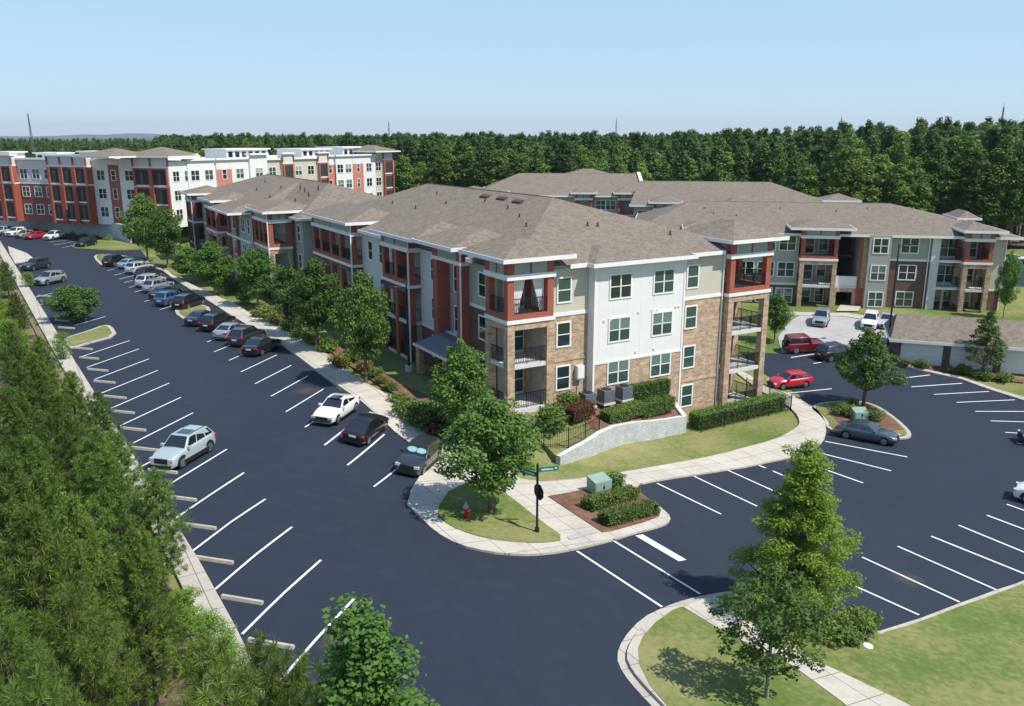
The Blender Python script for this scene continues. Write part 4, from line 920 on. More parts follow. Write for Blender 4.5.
def hedge(p, q, w, h, label, name='hedge', matn='leaf_shrub', group=None):
    L = (q-p).length; me = shrub_mesh(int(L*100) % 97, matn, (L, w, h), int(L*(w+2*h)*520)); c = (p+q)/2
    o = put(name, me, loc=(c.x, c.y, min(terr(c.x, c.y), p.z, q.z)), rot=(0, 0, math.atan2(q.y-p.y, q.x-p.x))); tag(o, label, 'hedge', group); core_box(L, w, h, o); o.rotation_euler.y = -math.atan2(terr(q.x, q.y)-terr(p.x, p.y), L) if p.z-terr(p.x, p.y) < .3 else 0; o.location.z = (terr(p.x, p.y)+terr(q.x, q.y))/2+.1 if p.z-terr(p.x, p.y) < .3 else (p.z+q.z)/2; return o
hedge(TP(586,513), TP(633,500), .85, .7, 'clipped box hedge closest to the pale green cabinet on the mulch bed')
hedge(TP(603,528), TP(652,515), .85, .7, 'clipped box hedge at the front edge of the mulch bed')
hedge(TP(608,494), TP(619,491), .8, 1.0, 'short square hedge behind the pale green cabinet')
hedge(Vector((*wxy(15.0,-1.9), terr(*wxy(15,-1.9)))), Vector((*wxy(24.3,-1.6), terr(*wxy(24.3,-1.6)))), 1.2, 1.1, 'long leafy hedge behind the iron fence at the right balcony tower')
for x, y, s, me, lb in ((845,417,1.5,SHM[0],'round shrub left of the island cabinet'),(872,422,1.3,SHM[1],'round shrub right of the island cabinet'),(852,409,1.1,SHM[2],'round shrub under the island tree'),
        (904,367,1.1,SHG,'yellowish shrub at the left end of the garage row'),(921,369,1.2,SHM[0],'round shrub before the first garage door'),(962,374,1.2,SHM[1],'round shrub left of the tiered garage tree'),
        (981,379,1.3,SHM[2],'big round shrub under the tiered garage tree'),(1004,382,1.2,SHM[0],'round shrub before the last garage door seen'),(948,372,.9,SHM[2],'small shrub on the garage mulch strip'),
        (852,634,1.4,SHM[1],'large shrub at the right edge of the lower mulch bed'),(840,645,1.2,SHM[0],'shrub beside the lawn path under the feathery tree'),(822,640,1.2,SHM[2],'shrub at the trunk of the feathery tree'),(863,629,1.1,SHM[0],'shrub nearest the painted stalls in the lower bed')):
    shrub(TP(x, y), s, me, lb)
for k, (x, y, s, me) in enumerate([(340,368,1.6,SHG),(352,362,1.5,SHM[0]),(300,338,1.6,SHM[1]),(292,330,1.8,SHM[2]),(262,318,1.7,SHG),(232,292,2.2,SHG),(226,286,1.6,SHM[0]),(275,322,2.3,SHM[1]),(283,326,2.2,SHG),(330,352,1.5,SHM[2]),(364,372,1.3,SHG),
        (410,418,1.8,SHM[0]),(418,424,2.0,SHM[1]),(428,428,2.1,SHM[2]),(405,410,1.2,SHG),(438,437,1.8,SHR),(448,440,1.7,SHM[0]),(310,345,1.5,SHM[1]),(245,303,1.4,SHM[0]),(400,404,1.1,SHM[1]),(375,378,1.1,SHM[0]),(381,384,.9,SHG),(391,391,.9,SHM[2])]):
    shrub(TP(x, y), s, me, 'leafy bed shrub between the walk and the shaded long facade', 'shrubs in the bed along the long facade')
# ---- terrace before the white facade: retaining wall, hedges, cabinets, fences ------------------
tz = -.75
def wl(u, v, z): x, y = wxy(u, v); return Vector((x, y, z))
def ribbon(pts, z0f, z1f, t, m, name, label, cat, capm=None):
    """curved wall of thickness t through (u,v) points"""
    mb = MB(); n = len(pts); P = [Vector(wxy(*p)) for p in pts]
    L = []; R = []
    for i, p in enumerate(P):
        d = (P[min(i+1, n-1)]-P[max(i-1, 0)]).normalized(); nn = Vector((-d.y, d.x))*t/2; L.append(p+nn); R.append(p-nn)
    for i in range(n-1):
        a, b_, c, d = R[i], R[i+1], L[i+1], L[i]; z0a, z0b, z1a, z1b = z0f(i), z0f(i+1), z1f(i), z1f(i+1)
        vs = [(a.x,a.y,z0a),(b_.x,b_.y,z0b),(c.x,c.y,z0b),(d.x,d.y,z0a),(a.x,a.y,z1a),(b_.x,b_.y,z1b),(c.x,c.y,z1b),(d.x,d.y,z1a)]
        mb.faces(vs, [(0,1,5,4),(2,3,7,6)]+([(3,0,4,7)] if i == 0 else [])+([(1,2,6,5)] if i == n-2 else []), m); mb.faces(vs, [(4,5,6,7)], capm or m)
    o = mb.build(name); return tag(o, label, cat)
rw = [(.5,-5.4),(1.9,-5.0),(3.2,-4.7),(4.6,-4.1),(6.2,-3.5),(8.5,-2.9),(10.2,-2.6),(12,-2.3),(13.7,-2.05)]
zt = [-1.95,-1.8,-1.62,-1.5,-1.55,-1.85,-2.15,-2.4,-2.55]
RWT = lambda i: zt[i]+.1
ribbon(rw, lambda i: terr(*wxy(*rw[i]))-.3, RWT, .35, 'block', 'retaining_wall', 'curved grey block retaining wall below the white corner facade', 'wall', 'slab')
ribbon([(13.75,-2.2),(13.75,-.05)], lambda i: -4.2, lambda i: -2.45+1.3*i, .35, 'block', 'retaining_wall', 'short return of the grey block wall against the facade', 'wall', 'slab')
mb = MB(); inner = [(p[0], p[1]+.15) for p in rw]
for i in range(len(rw)-1):
    a, c = inner[i], inner[i+1]; q0 = (a[0], .58 if a[0] > 3.7 else -.05), (c[0], .58 if c[0] > 3.7 else -.05)
    mb.poly([wl(*a, zt[i]), wl(*c, zt[i+1]), wl(*q0[1], -.75), wl(*q0[0], -.76)], 'mulch' if i > 2 else 'grass')
mb.poly([wl(.5,-5.25,-1.95), wl(.5,-.05,-.76), wl(.5,-.05,-3.5), wl(.5,-5.25,-3.5)], 'grass')
struct(mb.build('terrace_ground'))
def hz(u, v): return wl(u, v, -.72)
hedge(wl(6.2,-2.6,-1.35), wl(9.6,-1.95,-1.7), 1.1, .8, 'leafy hedge on top of the left half of the block wall')
hedge(wl(9.7,-1.9,-1.75), wl(13.0,-1.4,-2.05), 1.0, .95, 'leafy hedge on top of the right half of the block wall')
hedge(wl(9.9,-.6,-1.0), wl(13.4,-.55,-1.4), .6, 1.25, 'tall hedge against the stone under the white facade')
hedge(wl(3.4,-2.3,-1.4), wl(5.4,-1.9,-1.3), 1.0, .9, 'reddish leaved hedge inside the iron fence', matn='leaf_red')
shrub(wl(4.6,-.5,-.72), 1.4, SHM[0], 'round green shrub beside the corner tower window'); shrub(wl(1.6,-2.6,-1.2), 1.9, SHM[2], 'wide light green shrub at the foot of the corner tower'); shrub(wl(2.6,-1.7,-1.), 1.4, SHM[1], 'green shrub inside the curved iron fence')
def fence(pts, h, label, step=.14, zf=None):
    P = [Vector(wxy(*p)) for p in pts]; zs = zf or (lambda q: terr(q.x, q.y)+.02)
    e = empty('iron_fence', (P[0].x, P[0].y, zs(P[0])), 0, label, 'fence'); o3 = e.location.copy(); pan = MB()
    for i in range(len(P)-1):
        a, c = P[i], P[i+1]; L = (c-a).length; n = max(2, int(L/step)); za, zc = zs(a), zs(c)
        for zz in (.12, h-.12): pan.tube([(a.x-o3.x,a.y-o3.y,za+zz-o3.z),(c.x-o3.x,c.y-o3.y,zc+zz-o3.z)], [.02,.02], 'iron', 4)
        for k in range(1, n):
            q = a+(c-a)*k/n; z = za+(zc-za)*k/n; pan.box(q.x-.011-o3.x, q.x+.011-o3.x, q.y-.011-o3.y, q.y+.011-o3.y, z+.05-o3.z, z+h-o3.z, 'iron')
    pan.build('panel', e)
    for q in P: pb = MB(); z = zs(q); pb.box(q.x-.035-o3.x, q.x+.035-o3.x, q.y-.035-o3.y, q.y+.035-o3.y, z-.1-o3.z, z+h+.08-o3.z, 'iron'); pb.build('post', e)
    return e
def zter(q): u, v = uv(q.x, q.y); return -1.1 if u < 4 else -.8
fence([(-1.5,-2.2),(0.2,-4.2),(1.7,-4.75),(3.2,-4.45),(4.8,-3.8)], 1.25, 'curved black iron fence at the corner tower garden', zf=lambda q: max(terr(q.x, q.y), -1.75)+.05)
fence([(14.9,-2.75),(17.3,-2.65),(19.7,-2.6),(22.1,-2.55),(24.6,-2.5)], 1.2, 'black iron fence in front of the long leafy hedge')
fence([(24.6,-2.5),(25.4,.5),(25.3,3)], 1.2, 'black iron fence running back beside the right balcony tower')
# a few balcony things: patio chairs and table under the right tower
def patio_chair(p, rz, label, m='black_plastic'):
    e = empty('patio_chair', p, rz, label, 'chair'); mb = MB(); mb.box(-.25,.25,-.25,.25,.4,.45,m); mb.build('seat', e); mb = MB(); mb.box(-.25,.25,.21,.26,.46,.95,m); mb.build('backrest', e)
    for a, c in ((-1,-1),(1,-1),(-1,1),(1,1)): mb = MB(); mb.box(a*.22-.02,a*.22+.02,c*.22-.02,c*.22+.02,0,.4,m); mb.build('leg', e)
patio_chair(wl(20.9,2.2,-3.55), AA+.3, 'white patio chair on the ground floor of the right tower', 'trim'); patio_chair(wl(22.2,2.3,-3.55), AA-.4, 'dark patio chair on the ground floor of the right tower')
patio_chair(wl(1.2,1.9,5.75), AA+.5, 'dark chair behind the curtains of the top corner balcony'); patio_chair(wl(21.,2.4,5.75), AA, 'dark chair on the top balcony of the right tower')
patio_chair(wl(21.4,2.5,-.45), AA+.2, 'dark chair on the lowest raised balcony of the right tower')
# air conditioning units
for k, (u, w_) in enumerate(((5.9,'left'),(7.5,'middle'),(9.1,'right'))):
    lb = ('grey air conditioner nearest the meter box', 'grey air conditioner in the middle of the three', 'grey air conditioner below the first stone facade window')[k]
    e = empty('air_conditioner', wl(u, -.85, -.72), AA, lb, 'air conditioner', 'air conditioners on the terrace'); mb = MB()
    mb.box(-.44,.44,-.44,.44,.05,.95,'ac_grey'); 
    for i in range(9): mb.box(-.455,.455,-.455,.455,.12+i*.09,.15+i*.09,'steel')
    mb.build('body', e); mb = MB(); mb.cyl((0,0,.951), .36, .03, 'iron', 16); mb.build('fan_guard', e); mb = MB(); mb.box(-.5,.5,-.5,.5,-.1,.049,'slab'); mb.build('base', e)
e = empty('meter_box', wl(6.1,.5,.9), AA, 'pale grey utility meter box on the stone wall', 'utility box'); mb = MB(); mb.box(-.3,.3,-.25,.09,0,.95,'slab'); mb.build('body', e); mb = MB(); mb.box(-.25,.25,-.28,-.255,.08,.87,'trim'); mb.build('door', e); mb = MB(); mb.cyl((0,-.1,-1.5), .04, 1.5, 'slab', 8); mb.build('conduit', e)
def cabinet(p, rz, label, w=1.1, d=.9, h=1.0):
    e = empty('utility_cabinet', p, rz, label, 'utility cabinet'); mb = MB()
    mb.faces([(-w/2,-d/2,.1),(w/2,-d/2,.1),(w/2,d/2,.1),(-w/2,d/2,.1),(-w/2,-d/2,h-.18),(w/2,-d/2,h-.18),(w/2,d/2,h),(-w/2,d/2,h)], [(0,3,2,1),(4,5,6,7),(0,1,5,4),(1,2,6,5),(2,3,7,6),(3,0,4,7)], 'box_green'); mb.build('body', e)
    mb = MB(); mb.box(-w/2-.08,w/2+.08,-d/2-.08,d/2+.08,0,.098,'slab'); mb.build('base', e)
    mb = MB(); mb.box(-w/2+.06,-.02,-d/2-.025,-d/2-.004,.15,h-.25,'box_green'); mb.box(.02,w/2-.06,-d/2-.025,-d/2-.004,.15,h-.25,'box_green'); mb.build('door', e)
    mb = MB(); mb.box(-.04,.06,-d/2-.05,-d/2-.026,.55,.7,'iron'); mb.build('handle', e)
cabinet(TP(599,495), AA, 'pale green electrical cabinet on the mulch bed among clipped hedges', 1.15, .85, 1.15); cabinet(TP(859,421), AA-.5, 'pale green electrical cabinet on the tree island')
# hydrant
hp = TP(466,521); e = empty('fire_hydrant', hp, .6, 'small red fire hydrant with grey cap on the corner lawn', 'hydrant')
mb = MB(); mb.cyl((0,0,0), .15, .06, 'hydrant_red', 12); mb.cyl((0,0,.06), .1, .5, 'hydrant_red', 12); mb.cyl((0,0,.5), .13, .05, 'hydrant_red', 12); mb.build('barrel', e)
mb = MB(); mb.cyl((0,0,.56), .12, .16, 'hydrant_grey', 12, r2=.05); mb.cyl((0,0,.72), .03, .07, 'hydrant_grey', 8); mb.build('bonnet', e)
for d_ in (-1, 1): mb = MB(); mb.cyl((d_*.09 if d_ > 0 else -.19,0,.4), .05, .1, 'hydrant_grey', 8, 'x'); mb.build('hose_outlet', e)
mb = MB(); mb.cyl((0,-.2,.33), .07, .1, 'hydrant_red', 10, 'y'); mb.build('pumper_outlet', e); e.scale = (1.3, 1.3, 1.3)
# sign post seen from behind
sp = TP(537,535); e = empty('street_sign_post', sp, 0, 'black post with green street name blades and the back of an octagonal sign', 'sign')
mb = MB(); mb.cyl((0,0,-.1), .06, 3.75, 'pole_black', 10); mb.cyl((0,0,-.1), .11, .5, 'pole_black', 10); mb.cyl((0,0,3.65), .075, .12, 'pole_black', 8, r2=.01); mb.build('pole', e)
mb = MB(); vs = [(.42*math.cos(math.pi/8+i*math.pi/4), y, .42*math.sin(math.pi/8+i*math.pi/4)+2.25) for y in (.07, .1) for i in range(8)]
mb.faces(vs, [tuple(range(8))[::-1], tuple(range(8, 16))]+[(i, (i+1) % 8, 8+(i+1) % 8, 8+i) for i in range(8)], 'sign_back'); o = mb.build('octagonal_sign', e); o.rotation_euler = (0,0,math.radians(-58))
for a_, z, nm, x0 in ((14, 3.28, 'street_name_blade', .05), (-68, 3.02, 'street_name_blade', .05)):
    mb = MB(); s_ = 1 if a_ > 0 else -1; mb.box(x0, 1.05, -.015, .015, 0, .24, 'sign_green'); o = mb.build(nm, e); o.location = (0,0,z); o.rotation_euler = (0,0,math.radians(a_ if a_ > 0 else 180-40))
    mb = MB(); 
    for y in (-.02, .016):
        x = .2
        for w_ in (.05,.04,.05,.03,.05,.05,.04,.05,.05): mb.box(x, x+w_, y, y+.004, .07, .15 if w_ != .03 else .18, 'white_text'); x += w_+.02
        mb.box(.86,.96,y,y+.004,.1,.18,'white_text')
    mb.build('lettering', o)
# lamp posts
def lamp(p, h, label, rz, arm=1.0):
    e = empty('street_lamp', p, rz, label, 'street lamp'); mb = MB(); mb.cyl((0,0,0), .28, .5, 'slab', 12); mb.build('base', e)
    mb = MB(); mb.cyl((0,0,.5), .10, h-.5, 'pole_black', 10, r2=.06); mb.build('pole', e); mb = MB(); mb.tube([(0,0,h-.25),(-arm,0,h-.12)], [.04,.03], 'pole_black', 6); a_ = mb.build('arm', e)
    mb = MB(); mb.box(-arm-.55,-arm,-.17,.17,h-.2,h-.08,'pole_black'); hd = mb.build('lamp_head', e); mb = MB(); mb.box(-arm-.5,-arm-.05,-.13,.13,h-.215,h-.202,'lamp_lens'); mb.build('lens', hd)
lamp(wl(-1.6, 12.6, -.45), 6.9, 'tall black street lamp before the entry bay of the long facade', math.radians(20))
lamp(TP(887,352), 10.5, 'tall black street lamp at the end of the garage row', math.radians(200))
mb = MB(); mb.cyl((0,0,.0), .22, .06, 'trim', 14, r2=.16); o = mb.build('valve_cover'); o.location = TP(867,650)+Vector((0,0,.18)); tag(o, 'small white round valve cover on the right lawn', 'cover')
mb = MB(); mb.cyl((0,0,0), .05, .9, 'trim', 8); mb.cyl((0,0,.9), .09, .12, 'trim', 8, r2=.02); o = mb.build('white_marker_post'); o.location = TP(741,594)+Vector((0,0,.1)); tag(o, 'short pale marker post on the kerb before the feathery tree', 'post')
# wall on the left below the kerb and the terrace wall of the brick complex
lw = [(ucurb(v)-1.5, v) for v in range(-40, 140, 10)]
ribbon(lw, lambda i: terr(*wxy(lw[i][0]-2.5, lw[i][1]))-.8, lambda i: .1, .25, 'brick_shade_stone', 'retaining_wall', 'dark low wall below the long left kerb facing the pines', 'wall')
ta = [G(-60,214,1.5), G(10,223,1.), G(60,228,1.), G(108,233,.8), G(131,238,.8)]
tuv = [uv(p.x, p.y) for p in ta]
ribbon(tuv, lambda i: -.3, lambda i: 3.2-.1*i, .4, 'block', 'terrace_wall', 'long grey block wall below the red brick complex', 'wall', 'slab')
# plateau: fan from the wall back to the buildings
mb = MB(); W_ = [Vector(wxy(*p)) for p in tuv]; bk = [Vector((p.x*1.9+10, p.y*1.9)) for p in W_]
for i in range(len(W_)-1): mb.poly([(*W_[i], 3.15-.1*i), (*W_[i+1], 3.05-.1*i), (*bk[i+1], 3.05-.1*i), (*bk[i], 3.15-.1*i)], 'grass')
e_ = W_[-1]; mb.poly([(*e_, 2.75), (e_.x+6, e_.y+8, 1.), (e_.x+20, e_.y+60, 1.), (*bk[-1], 2.75)], 'grass'); mb.poly([(*e_, 2.75), (e_.x+2, e_.y-1, -.2), (e_.x+9, e_.y+6, -.2), (e_.x+6, e_.y+8, 1.)], 'grass')
struct(mb.build('terrace_lawn'))
for k in range(9): p = TP(12+k*12, 231+k*1.2); shrub(p, 1.1, SHM[k % 3], 'small clipped shrub along the foot of the long block wall', 'shrubs under the terrace wall')
# ------------------------------------------------------------------ cars
def car(kind, paint, loc, hdg, label, sunroof=False, rack=False, shade=False, plate=True, group=None):
    S = {'sedan': dict(L=4.75, W=1.84, H=1.45, hood=.93, belt=.95, deck=1.03, cow=.92, wt=.12, rt=-1.05, rb=-1.95, r=.34),
         'hatch': dict(L=4.35, W=1.8, H=1.5, hood=.95, belt=.97, deck=1.05, cow=.95, wt=.3, rt=-1.45, rb=-1.98, r=.33),
         'suv': dict(L=4.65, W=1.88, H=1.72, hood=1.08, belt=1.1, deck=1.15, cow=1.0, wt=.32, rt=-1.7, rb=-2.18, r=.38),
         'jeep': dict(L=4.3, W=1.88, H=1.85, hood=1.15, belt=1.18, deck=1.18, cow=.62, wt=.35, rt=-1.98, rb=-2.05, r=.41)}[kind]
    x, y = loc.x, loc.y; z = terr(x, y)+.03; e = empty('parked_car', (x, y, z), 0, label, 'car' if kind in ('sedan', 'hatch') else 'suv', group)
    c, s_ = math.cos(hdg), math.sin(hdg); dz1 = (terr(x+c*1.3, y+s_*1.3)-terr(x-c*1.3, y-s_*1.3))/2.6; dz2 = (terr(x-s_*.7, y+c*.7)-terr(x+s_*.7, y-c*.7))/1.4
    X = Vector((c, s_, dz1)).normalized(); Yv = Vector((-s_, c, dz2)); Zv = X.cross(Yv).normalized(); Yv = Zv.cross(X); e.rotation_euler = Matrix((X, Yv, Zv)).transposed().to_euler(); e.scale = (.87, .87, .88)
    P = 'paint_'+paint; L, W, H = S['L'], S['W'], S['H']; w = W/2; hf = L/2; jeep = kind == 'jeep'
    # body shell: rings along the length
    xs_ = [-hf, -hf+.1, -hf+.5, S['rb'], S['rt']+.2, -.3, .5, S['cow'], S['cow']+.45, hf-.45, hf-.1, hf]; xs_ = sorted(xs_)
    def top(q):
        if q >= S['cow']: t = (q-S['cow'])/(hf-S['cow']); return S['belt']*(1-t)+S['hood']*t-(.0 if jeep else .26*t**2.4)
        if q <= S['rb']: return S['deck']-.05*((S['rb']-q)/(hf+S['rb']+1e-6))**2
        return S['belt']+(S['deck']-S['belt'])*max(0, (-q)/2)
    rings = []
    for q in xs_:
        k = 1-(.0 if jeep else .17*abs(q/hf)**6); en = abs(q) > hf-.05; wt_ = w*k*(.94 if en else 1); t = top(q)-(.16 if en else .03 if abs(q) > hf-.15 else 0); lo = .32 if en else .2
        half = [(wt_*.8, lo), (wt_*.97, lo+.12), (wt_, .5), (wt_*.99, t*.78), (wt_*.95, t-.07), (wt_*.86, t)]
        rings.append([(q, -a, b_) for a, b_ in half]+[(q, 0, t+(.03 if not en else 0))]+[(q, a, b_) for a, b_ in reversed(half)])
    mb = MB(); vs = [p for r_ in rings for p in r_]; n = len(rings[0]); fs = []
    for i in range(len(rings)-1):
        for k in range(n): fs.append((i*n+k, (i+1)*n+k, (i+1)*n+(k+1) % n, i*n+(k+1) % n))
    fs += [tuple(range(n)), tuple(range((len(rings)-1)*n, len(rings)*n))[::-1]]; mb.faces(vs, fs, P)
    # cabin shell
    b0, b1, r0, r1 = S['cow'], S['rb'], S['wt'], S['rt']; bz = S['belt']-.04; rz_ = H-.03; wi = w*.9; wr = w*(.80 if jeep else .70)
    C = [(b0,-wi,bz),(b0,wi,bz),(b1,wi*.95,bz+.05),(b1,-wi*.95,bz+.05),(r0,-wr,rz_),(r0,wr,rz_),(r1,wr*.96,rz_-.03),(r1,-wr*.96,rz_-.03)]
    m_ = (r0+r1)/2; C += [(m_,-wr*1.02,rz_+.035),(m_,wr*1.02,rz_+.035)]
    mb.faces(C, [(0,1,5,4),(2,3,7,6),(4,5,9,8),(8,9,6,7),(1,2,6,9,5),(3,0,4,8,7)], P)
    body = mb.build('body', e, smooth=False, fix=True)
    bv = body.modifiers.new('bevel', 'BEVEL'); bv.width = .05; bv.segments = 2; bv.limit_method = 'ANGLE'; bv.angle_limit = math.radians(28)
    me = body.data; me.polygons.foreach_set('use_smooth', [True]*len(me.polygons)); 
    try: me.set_sharp_from_angle(angle=math.radians(38))
    except Exception: pass
    def pane(nm, q, off, ins, parent=e, m='car_glass'):
        q = [Vector(p) for p in q]; cn = sum(q, Vector())/len(q); nrm = (q[1]-q[0]).cross(q[2]-q[1]).normalized()
        if nrm.dot(cn-Vector((0,0,.9))) < 0: nrm = -nrm
        r_ = [cn+(p-cn)*(1-ins)+nrm*off for p in q]; r2 = [p-nrm*(off+.02) for p in r_]; mb = MB(); k = len(q)
        mb.faces([tuple(p) for p in r_+r2], [tuple(range(k)), tuple(range(k, 2*k))[::-1]]+[(i, (i+1) % k, k+(i+1) % k, k+i) for i in range(k)], m); return mb.build(nm, parent)
    pane('windshield', [C[0],C[1],C[5],C[4]], .012, .1); pane('rear_window', [C[2],C[3],C[7],C[6]], .012, .17)
    lp = lambda a, c_, t: tuple(Vector(a)+(Vector(c_)-Vector(a))*t)
    for A1, A2, B1, B2, Mi in ((C[1],C[2],C[5],C[6],C[9]),(C[0],C[3],C[4],C[7],C[8])):
        cuts = [.07, .47, .53, .93] if kind in ('sedan',) else [.06, .36, .40, .68, .72, .95]
        for i in range(0, len(cuts), 2):
            t0, t1 = cuts[i], cuts[i+1]; q = [lp(A1,A2,t0), lp(A1,A2,t1), lp(B1,B2,t1), lp(B1,B2,t0)]; q = [lp(q[0],q[3],.12), lp(q[1],q[2],.12), lp(q[1],q[2],.86), lp(q[0],q[3],.86)]; pane('side_window', q, .014, .0)
    for sx in (-1, 1):   # wheels
        for wx in (hf-.88, -hf+.92):
            mb = MB(); mb.cyl((wx, sx*w-(.24 if sx > 0 else -.02), S['r']), S['r'], .22, 'tyre', 20, 'y'); o = mb.build('wheel', e)
            mb = MB(); yy = sx*(w-.015); mb.cyl((wx, yy if sx > 0 else yy-.02, S['r']), S['r']*.66, .02, 'rim', 16, 'y')
            for k in range(5): a = k*1.2566; mb.box(wx+math.cos(a)*S['r']*.3-.035, wx+math.cos(a)*S['r']*.3+.035, yy+sx*.02-.004, yy+sx*.02+.004, S['r']+math.sin(a)*S['r']*.3-.035, S['r']+math.sin(a)*S['r']*.3+.035, 'tyre')
            mb.build('rim', o)
            mb = MB(); R_ = S['r']+(.1 if kind != 'sedan' else .055); yo = sx*(w*.985+.006); pts = [(wx+R_*math.cos(t), yo, S['r']+R_*math.sin(t)) for t in [math.pi*i/12 for i in range(13)]]; pin = [(p[0], yo-sx*.14, p[2]) for p in pts]
            mb.faces(pts+pin, [tuple(range(13)), tuple(range(13,26))[::-1]]+[(i, i+1, 14+i, 13+i) for i in range(12)], 'black_plastic' if kind in ('suv','jeep') else 'iron'); mb.build('wheel_arch', e)
        mb = MB(); mb.box(S['cow']-.3, S['cow']-.12, sx*(w-.12) if sx > 0 else -w-.12, sx*(w+.12) if sx > 0 else -w+.12, S['belt']-.02, S['belt']+.12, P); mb.build('mirror', e)
        mb = MB(); hz_ = S['hood']-.3; mb.box(hf-.2, hf+.012, sx*w*.52, sx*w*.86, hz_-.08, hz_+.07, 'headlamp'); mb.build('headlight', e)
        mb = MB(); tz_ = S['deck']-.2; mb.box(-hf-.012, -hf+.22, sx*w*.58, sx*w*.9, tz_-.08, tz_+.05, 'tail_lamp'); mb.build('taillight', e)
        mb = MB(); mb.box(-1.25, 1.25, sx*(w-.03)-.025, sx*(w-.03)+.035 if sx > 0 else sx*(w-.03)+.025, .21, .33, 'black_plastic'); mb.build('sill', e)
        if kind == 'suv': mb = MB(); mb.box(-1.3, 1.3, sx*(w-.02)-.02, sx*(w-.02)+.03 if sx > 0 else sx*(w-.02)+.02, .33, .5, 'black_plastic'); mb.build('door_cladding', e)
        if rack: mb = MB(); mb.tube([(r0-.1,sx*wr*.93,rz_+.07),(m_,sx*wr*.98,rz_+.12),(r1+.15,sx*wr*.9,rz_+.06)], [.022]*3, 'black_plastic', 5); mb.build('roof_rail', e)
    mb = MB(); mb.box(hf-.1, hf+.015, -w*.5, w*.5, S['hood']-(.56 if kind == 'suv' else .46), S['hood']-.26, 'black_plastic'); mb.build('grille', e)
    mb = MB(); mb.box(hf-.1, hf+.02, -w*.72, w*.72, .3, .42, 'black_plastic'); mb.build('bumper', e); mb = MB(); mb.box(-hf-.02, -hf+.1, -w*.72, w*.72, .3, .42, 'black_plastic'); mb.build('bumper', e)
    mb = MB(); mb.box(-hf-.02, -hf+.02, -.26, .26, .68, .82, 'plate'); mb.build('licence_plate', e)
    if sunroof: mb = MB(); mb.box(m_+.0, m_+.75, -wr*.62, wr*.62, rz_+.0, rz_+.045, 'car_glass'); mb.build('sunroof', e)
    if shade:
        q = [Vector(p) for p in (C[0],C[1],C[5],C[4])]; nrm = (q[1]-q[0]).cross(q[2]-q[1]).normalized(); nrm = nrm if nrm.x > 0 else -nrm
        for t in (.3, .7):
            cc = q[0].lerp(q[1], t).lerp(q[3].lerp(q[2], t), .47)+nrm*.022; ux = (q[1]-q[0]).normalized(); uy = (q[3]-q[0]+q[2]-q[1]).normalized(); mb = MB(); mb.poly([tuple(cc+ux*.36*math.cos(a)+uy*.2*math.sin(a)) for a in [k*.3927 for k in range(16)]], 'sunshade'); mb.build('sunshade', e)
    if jeep:
        mb = MB(); mb.cyl((-hf-.24,0,1.0), .38, .22, 'tyre', 18, 'x'); o = mb.build('spare_wheel', e); mb = MB(); mb.cyl((-hf-.26,0,1.0), .2, .02, 'rim', 12, 'x'); mb.build('rim', o)
    return e
HB = HD+math.pi
def cp(x, y, h=.7): return TP(x, y, h)
